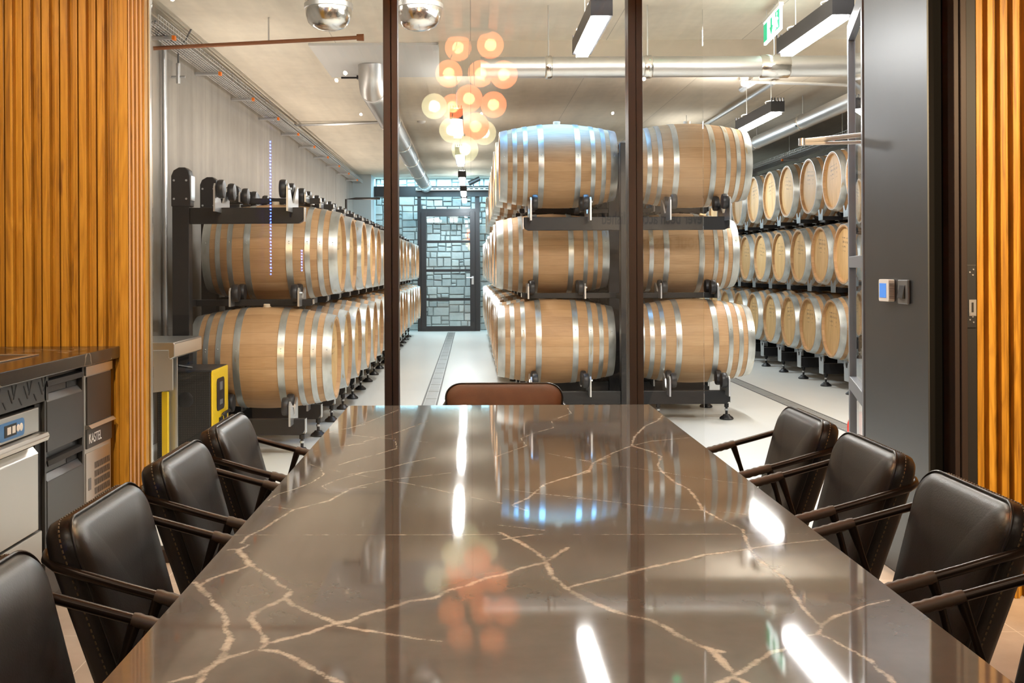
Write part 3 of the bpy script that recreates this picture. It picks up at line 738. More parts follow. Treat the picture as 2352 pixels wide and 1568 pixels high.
# down-turned duct ends near the glass
for xx, lab in ((755, 'rounded silver duct end hanging above the tall barrel racks'), (962, 'rounded silver duct end hanging beside the bronze mullion')):
    c = at(xx, 70, 6.3); r = .135
    t = thing('duct_outlet', lab, 'duct', (c[0], 6.3, c[2]), 0, 'duct ends by the glass')
    prof = [(.002, 0), (.05, .004), (.09, .018), (.118, .045), (r-.003, .085), (r, .12), (r, CEIL-c[2])]
    part('pipe', MB().lathe(prof, 'Z', 32), M['foil'], t, 50)
    part('joint', MB().lathe([(r-.001,.12),(r+.006,.124),(r+.006,.15),(r-.001,.154)], 'Z', 32), M['duct'], t, 50)
# transverse pipes under the ceiling
a, b = at(352, 111, 7.45), at(826, 86, 7.75)
t = thing('sprinkler_pipe', 'rusty brown pipe crossing under the ceiling in front of the cable tray', 'pipe', a)
part('pipe', MB().tube([(0,0,0), tuple(Vector(b)-Vector(a))], .014, 10), M['copper'], t, 40)
part('end_cap', MB().lathe([(.024,-.02),(.026,.03)], 'X', 12, tuple(Vector(b)-Vector(a)), True), M['copper'], t, 40)
part('clip', MB().box(-.005,.005,-.004,.004,0,CEIL-a[2]-.045), M['wire'], t, loc=tuple((Vector(b)-Vector(a))*.55))
a, b = at(676, 287, 13.0), at(880, 281, 13.0)
single('conduit', MB().tube([a, b], .016, 8), M['zinc'], 'thin grey conduit crossing the ceiling behind the cable tray', 'conduit', smooth=40)
a, b = at(1712, 187, 9.6), at(1953, 196, 9.6)
single('conduit', MB().tube([a, b], .014, 8), M['zinc'], 'thin conduit running sideways from the ceiling smoke detector', 'conduit', smooth=40)
# white sheet on the ceiling
single('ceiling_sheet', MB().box(-1.26, -.25, 8.48, 9.9, CEIL-.02, CEIL-.0005), M['gpanel'], 'flat whitish sheet fixed to the ceiling behind the rusty pipe', 'panel')
single('ceiling_rail', MB().box(-1.16, -.80, 9.78, 9.80, 2.92, 2.935).box(-1.02, -.93, 9.77, 9.81, 2.915, 2.945).box(-.99,-.98,9.785,9.795,2.94,2.951), M['rack'], 'short dark rail fixed under the far edge of the white ceiling sheet', 'rail')
# smoke detectors
for x, y, Y, lab in ((968, 278, 13.0, 'small white smoke detector on the ceiling left of the glass globes'), (1714, 191, 9.8, 'white smoke detector under the silver cross duct')):
    c = at(x, y, Y); t = thing('smoke_detector', lab, 'smoke detector', c, 0, 'smoke detectors on the cellar ceiling')
    part('body', MB().lathe([(.02,-.03),(.045,-.02),(.055,.005),(.055,.025)], 'Z', 20, (0,0,0), True), M['white'], t, 40)
    part('base', MB().lathe([(.06,.025),(.06,max(.04, CEIL-c[2]))], 'Z', 20, (0,0,0), True), M['white'], t, 40)
# emergency light
c = at(1548, 0, 7.05)
t = thing('emergency_light', 'round white ceiling light with a glowing green centre', 'ceiling light', (c[0], 7.05, CEIL))
part('trim_ring', MB().lathe([(.030,-.016),(.072,-.010),(.075,0)], 'Z', 24), M['white'], t, 40)
part('lens', MB().lathe([(.001,-.018),(.032,-.015)], 'Z', 20), M['greenled'], t, 40)
# exit sign hanging edge-wise
c = at(1775, 60, 7.25)
t = thing('exit_sign', 'hanging green and white emergency exit sign under the ceiling', 'sign', (c[0], 7.25, c[2]), math.radians(-4))
part('panel', MB().box(-.008, .008, -.26, .26, -.075, .075), M['exitw'], t)
part('housing', MB().box(-.016, .016, -.27, .27, .075, .10), M['white'], t, bevel=.003)
for sgn in (-1,):
    x0, x1 = -.0115, -.009
    part('pictogram_field', MB().box(x0, x1, -.25, -.13, -.06, .06).box(x0, x1, .14, .25, -.06, .06), M['exitg'], t)
    ar = MB().prism([(.0,-.055),(.055,.0),(.022,.0),(.022,.055),(-.022,.055),(-.022,.0),(-.055,.0)], 'X', x0, x1)
    part('arrow', ar, M['exitg'], t)
    rm = MB().lathe([(.001,x0-.002),(.013,x0-.002)], 'X', 14, (0,-.19,.038)).tube([(x0-.001,-.19,.02),(x0-.001,-.185,-.015),(x0-.001,-.215,-.05)], .007, 6).tube([(x0-.001,-.185,-.015),(x0-.001,-.155,-.03),(x0-.001,-.15,-.055)], .007, 6).tube([(x0-.001,-.155,.0),(x0-.001,-.19,.015),(x0-.001,-.225,.0)], .006, 6)
    part('running_figure', rm, M['exitw'], t)
for yy in (-.2, .2): part('hanger', MB().tube([(0, yy, .10), (0, yy, CEIL-c[2])], .004, 6), M['wire'], t)

# cable trays
def tray(name, x, y0, y1, z, w_, label, brk, side):
    t = thing(name, label, 'cable tray', (x, y0, z))
    L_ = y1-y0; b = MB()
    for i in range(7):
        xx = -w_/2+w_*i/6; b.tube([(xx,0,0),(xx,L_,0)], .0025, 5)
    for xx in (-w_/2, w_/2):
        for zz in (.03, .06): b.tube([(xx,0,zz),(xx,L_,zz)], .0025, 5)
    k = 0
    while k*.06 < L_:
        yy = k*.06; b.tube([(-w_/2,yy,.06),(-w_/2,yy,0),(w_/2,yy,0),(w_/2,yy,.06)], .0022, 4); k += 1
    part('wire_basket', b, M['wire'], t)
    cb = MB()
    for i in range(6): cb.tube([(-w_/2+.02+i*(w_-.04)/5, 0, .012+.006*(i%2)), (-w_/2+.02+((i*2)%6)*(w_-.04)/5, L_/2, .014), (-w_/2+.02+i*(w_-.04)/5, L_, .012)], .007, 6)
    part('cables', cb, M['grey'], t)
    for yb in brk:
        if side < 0: part('hanger', MB().tube([(0, yb-y0, .0), (0, yb-y0, CEIL-z)], .004, 6), M['wire'], t)
        bb = MB().box(-.123 if side>0 else -w_/2, w_/2 if side>0 else .12, yb-y0-.018, yb-y0+.018, -.028, -.006)
        bk = part('bracket', bb, M['zinc'], t, bevel=.003)
        part('end_cap', MB().box(side*(w_/2)-.004, side*(w_/2)+.016, yb-y0-.021, yb-y0+.021, -.031, -.003), M['orange'], bk)
    return t
tray('cable_tray', -2.075, 7.0, 20.2, 2.79, .14, 'wire cable tray with orange bracket ends along the concrete wall', [7.35, 8.70, 10.02, 11.33, 12.64, 13.95, 15.26, 16.57, 17.88, 19.19], 1)
tray('cable_tray', 4.1, 9.0, 20.2, 2.60, .20, 'wire cable tray above the top barrels with facing heads', [10, 12, 14, 16, 18], -1)
# wall conduit and small sensor on the concrete wall
single('conduit', MB().tube([(-2.17, 7.72, 0), (-2.17, 7.72, 2.79)], .018, 10), M['zinc'], 'vertical steel conduit on the concrete wall near the wash basin', 'conduit', smooth=40)
c = at(396, 175, 7.95)
t = thing('valve', 'small metal valve with hanging cables on the concrete wall', 'valve', (-2.14, 7.98, c[2]))
part('body', MB().tube([(0,0,-.05),(0,0,.10)], .016, 10).tube([(-.05,0,.0),(.05,0,.0)], .01, 8), M['zinc'], t, 40)
part('cable', MB().tube([(0,0,.10),(.0,0,.2),(.06,0,.28),(.10,0,.36)], .007, 8), M['grey'], t, 40)
# far end services
single('pipe', MB().tube([(-2.06,18.0,0),(-2.06,18.0,2.36),(-1.9,18.0,2.37),(-1.5,18.0,2.37)], .02, 10), M['black'], 'dark bent pipe near the far corner of the cellar', 'pipe', smooth=40)
t = thing('cable_tray', 'pale perforated cable tray over the far glass door', 'cable tray', (-1.05, 20.75, 2.70))
part('rail', MB().box(0, 2.6, 0, .10, 0, .05), M['gpanel'], t)
hb = MB()
for i in range(26): hb.box(.03+i*.1, .09+i*.1, -.003, 0, .018, .036)
part('slots', hb, M['dark'], t)
t = thing('spotlight', 'small black spotlight tilted on the beam over the far door', 'spotlight', (.05, 20.6, 2.84))
part('body', MB().tube([(-.09,0,-.03),(.12,0,.07)], .045, 14), M['black'], t, 40)
part('bracket', MB().box(-.015,.015,-.01,.05,-.10,.0), M['black'], t)
for sx, yy in ((-1.2, 18.9), (-.9, 20.3)):
    pass

# ---------------------------------------------------------------- pendant cluster over the table (seen mirrored in the glass)
PZ = 6.75; PYc = 2*GY-PZ
cp = thing('pendant_cluster', 'cluster of glowing amber and pearl glass globes hanging over the table', 'pendant lamp', (.01, PYc, RC-.03))
part('canopy', MB().lathe([(.002,-.03),(.14,-.028),(.15,-.02),(.15,0)], 'Z', 32), M['canopy'], cp, 40)
sg = F/PZ
def gl(x, y, dy, r, kind):
    dx, dyy = unroll(x, y); X = dx/sg; Z = H - dyy/sg
    rel = Vector((X-.01, dy, Z-(RC-.03)))
    sh = part('globe', MB().sphere((0,0,0), r*1.05, 24, 14), M['amber' if kind else 'pearl'], cp, 60, loc=rel, label='amber ribbed glass globe' if kind else 'pale pearl glass globe')
    part('bulb', MB().sphere((0,0,0), .036, 16, 10), M['bulb' if kind else 'bulbw'], sh, 60)
    part('cord', MB().tube([tuple(rel+Vector((0,0,r))), (rel.x*.3, rel.y*.3, -.02)], .0025, 6), M['ink'], cp)
for x, y, dy, r, k in ((1052,107,-.03,.079,1),(1126,107,.05,.079,1),(1031,170,.02,.080,1),(1104,165,-.06,.079,1),(1157,174,.04,.082,1),
                    (1077,230,.07,.080,1),(1134,238,-.04,.078,1),(1040,240,-.09,.076,1),(1092,291,.03,.080,1),
                    (998,246,.04,.075,0),(1038,297,-.03,.076,0),(1068,345,.05,.079,0),(1112,300,-.10,.074,0)):
    gl(x, y, dy, r, k)

# lettering on the rear wall (mirrored in the glass), blue LED strips
def text_mesh(s, size, mat, name, ext=.001, off=0):
    cu = bpy.data.curves.new(name, 'FONT'); cu.body = s; cu.size = size; cu.extrude = ext; cu.offset = off
    o = bpy.data.objects.new(name, cu); COL.objects.link(o)
    dg = bpy.context.evaluated_depsgraph_get(); me = bpy.data.meshes.new_from_object(o.evaluated_get(dg))
    bpy.data.objects.remove(o); me.materials.clear(); me.materials.append(mat); me.name = name; return me
t = thing('wall_lettering', 'black quotation lettering on the rear wall, seen mirrored in the glass', 'lettering', (2.64, -2.548, 1.60))
for s, z, sz in (('has ever been accomplished', .075, .19), ('without passion', -.19, .25)):
    o = link('text_line', text_mesh(s, sz, M['ink'], 'text_line', .001, .004), t, (0, 0, z)); o.rotation_euler = (PI/2, 0, PI); o.scale = (.58, 1, 1)
def led(x, z0, z1, n, label):
    t = thing('led_strip', label, 'led strip', (x, -2.53, z0), 0, 'blue led strips on the rear wall')
    part('profile', MB().box(-.012,.012,-.02,-.006,0,z1-z0), M['grey'], t)
    b = MB()
    for i in range(n):
        zz = (z1-z0)*(i+.5)/n
        b.box(-.006,.006,-.006,-.003,zz-.008,zz+.008)
    part('diodes', b, M['led'], t)
led(-2.13, 1.14, 2.58, 42, 'tall blue led strip glowing on the rear wall')
led(-1.80, 1.18, 1.42, 8, 'short blue led strip low on the rear wall')

# ---------------------------------------------------------------- dining table
TZ = .75; TX0, TX1, TY0, TY1 = -.413, .597, .62, 3.66
def seg_field():
    segs = []
    def add(base, scl, pts, wd):
        q = []
        for x, y in pts:
            dx, dy = unroll(base[0]+x/scl, base[1]+y/scl)
            Y = (H-TZ)*F/dy; q.append((dx*Y/F, Y))
        for a, b in zip(q[:-1], q[1:]): segs.append((a[0], a[1], b[0], b[1], wd))
    A = ((240,920), 2.42); B = ((800,920), 2.42); C = ((1300,920), 2.42); D = ((1700,1100), 3.35)
    big, mid, thin = .0062, .0045, .0028
    for b_, wd, pts in (
        (A, big, [(350,1568),(430,1545),(530,1520),(600,1470),(650,1440),(740,1410),(860,1380),(900,1350),(960,1335),(1120,1295),(1240,1250),(1300,1235),(1380,1215),(1452,1185)]),
        (A, big, [(530,1568),(560,1510),(650,1440),(670,1390),(700,1310),(670,1270),(680,1220),(655,1170),(605,1135),(580,1085),(520,1025),(500,1010)]),
        (A, big, [(520,1030),(600,985),(720,945),(810,915),(850,935),(920,975),(970,1020),(1040,1055),(1000,1100),(910,1140),(830,1180),(810,1210),(850,1260),(890,1310),(895,1355)]),
        (A, big, [(1000,1100),(1060,1140),(1150,1180),(1230,1210),(1290,1240)]), (A, mid, [(1290,1250),(1400,1265),(1452,1280)]),
        (A, big, [(860,1385),(950,1390),(1040,1420),(1120,1470),(1200,1515),(1280,1555),(1320,1568)]),
        (A, big*1.3, [(810,915),(780,870),(745,830)]), (A, mid, [(745,830),(720,825),(690,828)]), (A, mid, [(745,830),(800,800),(760,790),(800,750)]),
        (A, mid, [(800,750),(880,715),(960,660),(1050,605),(1150,580),(1250,555),(1330,510),(1380,485),(1452,480)]),
        (A, thin, [(1050,605),(960,590),(900,585)]), (A, thin, [(900,560),(960,520),(1060,490),(1150,455),(1220,410),(1200,375),(1110,340)]),
        (A, thin, [(1200,375),(1280,385),(1320,400)]), (A, thin, [(1452,395),(1360,420),(1290,440),(1210,475),(1240,495),(1330,510)]),
        (A, thin, [(1170,280),(1300,255),(1452,235)]), (A, thin, [(1290,360),(1452,310)]), (A, thin, [(1250,175),(1452,130)]), (A, thin, [(1250,175),(1330,185),(1452,200)]),
        (B, big, [(0,1225),(100,1180),(220,1155),(330,1115),(480,1095),(560,1050),(650,1030),(760,985),(870,965),(960,930),(1020,915),(1090,900),(1130,875),(1220,815)]),
        (B, big, [(840,730),(950,785),(1030,830),(1090,880),(1115,930),(1130,970),(1200,1030),(1300,1100),(1452,1155)]),
        (B, mid, [(0,1260),(130,1280),(310,1310),(400,1325),(510,1335)]), (B, thin, [(0,410),(70,400),(200,380),(330,345),(480,315)]),
        (B, thin, [(0,490),(100,465),(210,440),(400,420),(570,400)]), (B, thin, [(30,405),(200,440),(330,460),(480,490),(600,520),(860,570)]),
        (B, thin, [(0,340),(150,300),(270,265),(260,210)]), (B, thin, [(0,250),(150,210),(260,180),(450,110)]), (B, thin, [(0,190),(160,205),(440,230)]),
        (B, thin, [(0,155),(130,110),(280,50)]), (B, mid, [(910,580),(1000,540),(1090,465),(1200,430),(1340,395),(1360,345),(1452,310)]), (B, mid, [(910,580),(990,610)]),
        (B, thin, [(870,490),(1050,515),(1260,535),(1452,560)]), (B, thin, [(820,310),(990,250),(960,210),(1030,180),(1140,150),(1130,110),(1240,70),(1220,40)]),
        (B, thin, [(1100,290),(1240,320),(1380,340),(1452,350)]), (B, thin, [(830,690),(960,705),(1090,720)]), (B, mid, [(860,770),(950,755),(1080,740)]),
        (C, mid, [(0,430),(130,385),(150,345),(260,290),(365,250),(380,200),(440,140),(510,110),(535,80)]), (C, thin, [(365,250),(470,225),(580,215),(680,205)]),
        (C, mid, [(365,250),(470,280),(530,310),(510,360),(540,400),(600,450),(680,490),(715,530),(760,605),(850,655),(980,715),(1000,770),(1020,820),(1040,850),(1090,900),(1140,930),(1230,1000),(1270,1080),(1310,1140),(1360,1200),(1420,1250)]),
        (C, thin, [(0,310),(150,345),(350,370),(530,395),(700,425),(1010,465)]), (C, thin, [(0,540),(170,550),(400,580),(600,600),(760,608),(900,620),(1040,635)]),
        (C, big*.9, [(0,1040),(120,1010),(250,980),(420,935),(560,905),(680,880),(770,855),(900,840),(1010,825)]), (C, mid, [(1010,825),(1060,815),(1200,795),(1450,770)]),
        (C, big, [(0,1040),(120,1105),(240,1160),(340,1190),(460,1215),(540,1250),(620,1300),(720,1350),(790,1375),(850,1430),(910,1495),(930,1530),(850,1568)]),
        (C, big, [(930,1530),(1000,1568),(1040,1600)]), (C, big, [(930,1530),(990,1500),(1060,1450),(1140,1400),(1250,1370)]), (C, mid, [(790,1375),(870,1395)]), (C, thin, [(1140,930),(1210,920)]),
        (D, big*.8, [(600,1190),(700,1230),(900,1340),(1010,1400),(1060,1460),(1150,1520),(1180,1568)]), (D, mid, [(640,1110),(600,1190),(540,1200)]),
        (D, mid, [(640,1110),(740,1050),(860,1015)]), (D, thin, [(860,1015),(970,970),(1150,930)]),
    ): add(b_[0], b_[1], pts, wd)
    segs.append((TX0, 1.885, TX1, 1.875, .0022))
    # continuation beyond the lower frame edge
    for s_ in ((-.36,1.2,-.30,.95,.008),(-.30,.95,.05,.75,.008),(.05,.75,.42,.62,.008),(-.02,1.19,.25,.95,.008),(.25,.95,.45,1.17,.008)): segs.append(s_)
    return np.array(segs)
def make_table():
    t = thing('dining_table', 'long brown quartz table with pale branching veins and rows of chairs', 'table', ((TX0+TX1)/2, 0, 0))
    cx = (TX0+TX1)/2; st = .0042
    nx = int((TX1-TX0)/st)+1; ny = int((TY1-TY0)/st)+1
    xs = np.linspace(TX0, TX1, nx); ys = np.linspace(TY0, TY1, ny)
    gx, gy = np.meshgrid(xs, ys); best = np.full(gx.shape, 4.0); S = seg_field()
    for x0, y0, x1, y1, wd in S:
        m = (gx > min(x0,x1)-.06) & (gx < max(x0,x1)+.06) & (gy > min(y0,y1)-.06) & (gy < max(y0,y1)+.06)
        if not m.any(): continue
        px, py = gx[m], gy[m]; dx, dy = x1-x0, y1-y0; L2 = dx*dx+dy*dy+1e-12
        u = np.clip(((px-x0)*dx+(py-y0)*dy)/L2, 0, 1)
        d = np.hypot(px-x0-u*dx, py-y0-u*dy)/wd
        best[m] = np.minimum(best[m], d)
    V = np.stack([gx.ravel()-cx, gy.ravel(), np.full(gx.size, TZ)], 1)
    idx = np.arange(nx*ny).reshape(ny, nx)
    Q = np.stack([idx[:-1,:-1], idx[:-1,1:], idx[1:,1:], idx[1:,:-1]], -1).reshape(-1, 4)
    # skirt and underside
    per = np.concatenate([idx[0,:], idx[1:,-1], idx[-1,-2::-1], idx[-2:0:-1,0]])
    nb = len(V); V2 = V[per].copy(); V2[:,2] = TZ-.04
    k = len(per); skirt = [(int(per[i]), nb+i, nb+(i+1) % k, int(per[(i+1) % k])) for i in range(k)]
    me = bpy.data.meshes.new('tabletop')
    me.from_pydata(np.concatenate([V, V2]).tolist(), [], Q.tolist()+skirt+[tuple(range(nb, nb+k))]); me.update()
    at_ = me.attributes.new('vein_d', 'FLOAT', 'POINT')
    at_.data.foreach_set('value', np.concatenate([best.ravel(), best.ravel()[per]]).astype(np.float32))
    me.materials.append(M['table']); link('tabletop', me, t)
    for yy in (1.1, 3.1):
        part('leg', MB().box(-.19, .19, yy-.05, yy+.05, 0, TZ-.04), M['black'], t, bevel=.004)
    part('stretcher', MB().box(-.04, .04, 1.15, 3.05, .10, .18), M['black'], t, bevel=.004)
make_table()

# ---------------------------------------------------------------- chairs
def rrect(w_, h_, r, n=10):
    pts = []
    for cx, cz, a0 in ((w_/2-r, h_/2-r, 0), (-w_/2+r, h_/2-r, PI/2), (-w_/2+r, -h_/2+r, PI), (w_/2-r, -h_/2+r, 1.5*PI)):
        for i in range(n+1):
            a = a0+PI/2*i/n; pts.append((cx+r*math.cos(a), cz+r*math.sin(a)))
    return pts
def cushion(w_, h_, r, th, bulge, bend, taper=0):
    """rings from front centre round to the back; local u right, v up, depth n (front positive)"""
    out = rrect(w_, h_, r); n = len(out); mb = MB(); vs = []; rings = []
    spec = [(.02, 0), (.30, .0), (.62, .0), (.86, -.004), (.955, -.012), (.99, -.022), (1.0, -.036), (1.0, -th+.022), (.985, -th+.010), (.95, -th+.002), (.6, -th), (.02, -th)]
    for sc_, dn in spec:
        ring = []
        for u, v in out:
            # keep ring offsets even on long sides: inset rather than scale near the rim
            uu, vv = u*sc_, v*sc_
            f = bulge*(1-sc_*sc_) if dn > -.03 else 0
            ww = uu*(1-taper*(0.5-vv/h_))
            nn = dn+f+bend*(uu/(w_/2))**2
            ring.append((ww, vv, nn))
        rings.append(ring)
    return out, rings
def make_chair():
    t = thing('dining_chair', 'x', 'chair', (0,0,0), 0, 'leather armchairs around the table')
    th = math.radians(17); Hh = .405; zb = .40
    def mp(u, v, n):      # v from -Hh/2..Hh/2
        vv = v+Hh/2; s_, c_ = math.sin(th), math.cos(th)
        return (u, -(vv-Hh)*s_ + n*c_, zb+vv*c_ + n*s_)
    out, rings = cushion(.408, Hh, .062, .072, .012, .020, .22)
    mb = MB(); vs = [mp(*p) for ring in rings for p in ring]; n = len(out); m = len(rings)
    fs = [(i*n+k, i*n+(k+1) % n, (i+1)*n+(k+1) % n, (i+1)*n+k) for i in range(m-1) for k in range(n)]
    fs += [tuple(range(n)), tuple((m-1)*n+k for k in range(n))]
    mb.add(vs, fs); bk = part('backrest', mb, M['leather'], t, 60)
    pip = [mp(p[0]*1.002, p[1]*1.002, p[2]+.002) for p in rings[5]]
    part('piping', MB().tube(pip, .0032, 6, closed=True), M['leather'], bk, 60)
    stb = MB(); R6 = [mp(p[0]*1.003, p[1]*1.002, p[2]-.006) for p in rings[6]]
    per = [Vector(p) for p in R6]; tot = []
    for i in range(len(per)):
        a, b = per[i], per[(i+1) % len(per)]; L_ = (b-a).length; k = max(1, int(L_/.011))
        for q in range(k):
            c = a.lerp(b, (q+.5)/k); d = (b-a).normalized()*.003
            stb.tube([c-d, c+d], .0016, 5)
    part('stitching', stb, M['thread'], bk)
    # seat cushion
    out, rings = cushion(.385, .45, .07, .075, .012, 0)
    vs = [(p[0], .265+p[1], .465+p[2]) for ring in rings for p in ring]
    mb = MB().add(vs, fs); part('seat', mb, M['leather'], t, 60)
    part('seat_frame', MB().box(-.165, .165, .06, .46, .365, .388), M['rail'], t, bevel=.006)
    # U-shaped arm rail behind the back
    half = [(.2005, .335, .612), (.2025, .29, .626), (.2035, .20, .650), (.2035, .10, .677), (.202, .025, .698), (.194, -.020, .709), (.170, -.046, .715), (.132, -.058, .717), (.0, -.062, .718)]
    path = half + [(-x, y, z) for x, y, z in half[-2::-1]]
    part('arm_rail', MB().tube(path, .0088, 12), M['rail'], t, 60)
    for s_ in (-1, 1):
        pts = [(s_*.2005, .343, .610), (s_*.2015, .32, .617), (s_*.203, .245, .638), (s_*.2035, .150, .6635)]
        P0 = []; Rr = []
        for k in range(34):
            f = k/33*3; i = min(2, int(f)); q = f-i
            P0.append(Vector(pts[i]).lerp(Vector(pts[i+1]), q)); Rr.append(.0108+.0014*((k*2) % 4 < 2))
        part('grip', MB().tube(P0, Rr, 12), M['wrap'], t, 50)
        part('arm_support', MB().tube([(s_*.2035,.155,.661), (s_*.2005,.135,.60), (s_*.175,.075,.385)], [.0105,.0068,.0085], 10), M['rail'], t, 60)
        part('leg', MB().tube([(s_*.175,.44,.375), (s_*.175,.475,.0)], [.011,.008], 10), M['rail'], t, 60)
        part('leg', MB().tube([(s_*.175,.08,.375), (s_*.175,-.07,.0)], [.011,.008], 10), M['rail'], t, 60)
        part('stretcher', MB().tube([(s_*.196,.455,.14), (s_*.197,-.01,.14)], .007, 8), M['rail'], t, 60)
    register(t); return t
ch = make_chair()
def place(x, y, rz, label, first=[True]):
    if first[0]: first[0] = False; o = ch; o.location = (x, y, 0); o.rotation_euler = (0,0,rz); o['label'] = label; return o
    return dup(ch, (x, y, 0), rz, label)
LCH = [(3.09, 'dark leather armchair nearest the yellow cooler, on the counter side of the table'), (2.57, 'dark leather armchair second from the yellow cooler, on the counter side of the table'),
       (2.03, 'dark leather armchair in front of the black drawers, on the counter side of the table'), (1.50, 'dark leather armchair on the counter side of the table, cut off by the picture edge')]
for y, lab in LCH: place(-.682, y, -PI/2, lab)
RCH = [(3.17, 'dark leather armchair farthest along the table side with the red extinguisher'), (2.65, 'dark leather armchair before the grey metal panel with the wall switches'),
       (2.12, 'dark leather armchair before the black door pocket and slatted wall'), (1.60, 'dark leather armchair of which only the wrapped arm shows at the table')]
for y, lab in RCH: place(.964, y, PI/2, lab)
hc = place(.12, 4.03, PI, 'brown leather armchair at the far head of the table before the glass')
hc.scale = (1.1, 1, 1)
for c in hc.children:
    if c.name.startswith('backrest'):
        c.data = c.data.copy(); c.data.materials[0] = M['brown']; c['label'] = 'tan brown leather backrest'

# ---------------------------------------------------------------- counter and appliances along the left
CX = -1.43
wt = thing('worktop', 'dark veined stone worktop on the kitchen counter against the oak slats', 'worktop', (CX, 1.6, .9))
part('slab', MB().box(-.77, 0, 0, 2.83, -.047, 0), M['counter'], wt, bevel=.003)
sy0 = 3.28-1.6; sy1 = 3.98-1.6
part('sink', MB().box(-.60,-.58,sy0,sy1,.0005,.004).box(-.17,-.15,sy0,sy1,.0005,.004).box(-.58,-.17,sy0,sy0+.02,.0005,.004).box(-.58,-.17,sy1-.02,sy1,.0005,.004), M['steel'], wt, bevel=.001)
part('basin', MB().box(-.58,-.17,sy0+.02,sy1-.02,.0003,.001), M['smoke'], wt)
FX = CX-.022          # plane of the cabinet fronts
single('counter_base', MB().box(-2.19, FX-.045, 1.62, 4.40, .06, .852), M['dark'], 'black carcass of the kitchen counter behind the appliance fronts', 'cabinet')
def yz(px): return 1.452*F/(PX-px)
# perforated fascia
vg = thing('ventilation_grille', 'dark fascia with slanted slots under the worktop edge', 'grille', (FX, 0, 0))
part('fascia', MB().box(-.045, 0, 2.95, 3.735, .765, .852), M['lead'], vg, bevel=.001)
sb = MB()
zz = [(.78,.835,1),(.795,.845,-1)]
for i in range(17):
    y = 3.05+i*.040
    k = i % 3
    if k == 0: p = [(y,.835),(y+.03,.79)]
    elif k == 1: p = [(y+.022,.845),(y,.80)]
    else: p = [(y,.80),(y+.022,.775)]
    (a0,b0),(a1,b1) = p; d = .0035
    sb.prism([(a0-d,b0),(a0+d,b0),(a1+d,b1),(a1-d,b1)], 'X', .0003, .0012)
    if k == 0: sb.prism([(y+.028-d,.845),(y+.028+d,.845),(y+.04+d,.815),(y+.04-d,.815)], 'X', .0003, .0012)
part('slots', sb, M['dark'], vg)
# undercounter ice machine / dishwasher
dw = thing('dishwasher', 'stainless undercounter machine with a blue control panel', 'dishwasher', (FX, 0, 0))
part('control_panel', MB().box(-.045, .004, 2.90, 3.64, .672, .752), M['steel'], dw, bevel=.002)
bp = part('display', MB().prism([(y+3.425, z+.708) for y, z in rrect(.185, .056, .014)], 'X', .004, .0065), M['blue'], dw)
part('display_window', MB().box(.0066,.0075,3.365,3.455,.690,.727), M['ink'], bp)
part('digits', MB().box(.0076,.008,3.385,3.412,.697,.720).box(.0076,.008,3.422,3.446,.697,.720), M['white'], bp)
for yy, rr in ((3.468,.012),(3.492,.013)):
    part('button', MB().lathe([(.001,.008),(rr*.7,.008),(rr,.0072),(rr,.0066)], 'X', 18, (0,yy,.708)), M['white'], bp, 40)
part('handle', MB().prism([(-.03,.640),(.030,.640),(.036,.655),(.030,.668),(-.03,.668)], 'Y', 2.90, 3.655), M['steel'], dw, 30, bevel=.002)
part('door', MB().box(-.045, .006, 2.90, 3.63, .345, .600), M['steel2'], dw, bevel=.003)
part('door_lip', MB().prism([(-.045,.600),(.006,.600),(-.012,.622),(-.045,.622)], 'Y', 2.90, 3.63), M['steel'], dw)
part('lower_panel', MB().box(-.045, .004, 2.90, 3.665, .075, .335), M['steel2'], dw, bevel=.003)
part('side_gap', MB().box(-.04, -.012, 3.645, 3.70, .06, .76), M['dark'], dw)
# drawers
dr = thing('drawer_unit', 'dark grey drawer unit between the stainless machine and the narrow fridge', 'drawer unit', (FX, 0, 0))
y0, y1 = 3.70, 4.075
part('carcass', MB().box(-.045, -.020, y0, y1, .075, .852).box(-.02, 0, y0, y0+.014, .075, .852).box(-.02, 0, y1-.016, y1, .075, .852), M['lead'], dr, bevel=.001)
for zt, zb in ((.835, .588), (.562, .245)):
    dd = part('drawer', MB().box(-.02, .002, y0+.018, y1-.02, zb, zt-.075).prism([(-.02,zt-.075),(.002,zt-.075),(-.017,zt-.052),(-.02,zt-.052)], 'Y', y0+.018, y1-.02), M['lead'], dr, bevel=.001)
    part('handle', MB().prism([(-.018,zt),(.003,zt-.004),(.006,zt-.022),(.002,zt-.024),(-.002,zt-.010),(-.018,zt-.008)], 'Y', y0+.018, y1-.02), M['jamb'], dd)
    part('shadow_gap', MB().box(-.0195, -.0185, y0+.25, y1-.02, zt-.052, zt-.008), M['dark'], dd)
# narrow fridge
fr = thing('undercounter_fridge', 'narrow stainless fridge with smoked door and name strip beside the oak corner', 'fridge', (FX, 0, 0))
y0, y1 = 4.085, 4.385
part('body', MB().box(-.045, -.002, y0, y1, .075, .852), M['steel2'], fr, bevel=.002)
part('top_strip', MB().box(-.002, .006, y0, y1, .812, .846), M['steel'], fr, bevel=.001)
part('door', MB().box(-.002, .003, y0+.018, y1-.01, .625, .806), M['smoke'], fr, bevel=.001)
npl = part('name_strip', MB().box(-.002, .004, y0+.012, y1-.006, .535, .607), M['lead'], fr)
o = link('lettering', text_mesh('KASTEL', .052, M['silverink'], 'lettering', .0006), npl, (.0047, y0+.030, .552)); o.rotation_euler = (PI/2, 0, PI/2); o.scale = (.80, 1, 1)
part('handle', MB().prism([(.0,.609),(.022,.612),(.010,.624),(.0,.624)], 'Y', y0+.012, y1-.006), M['steel'], fr)
lv = MB()
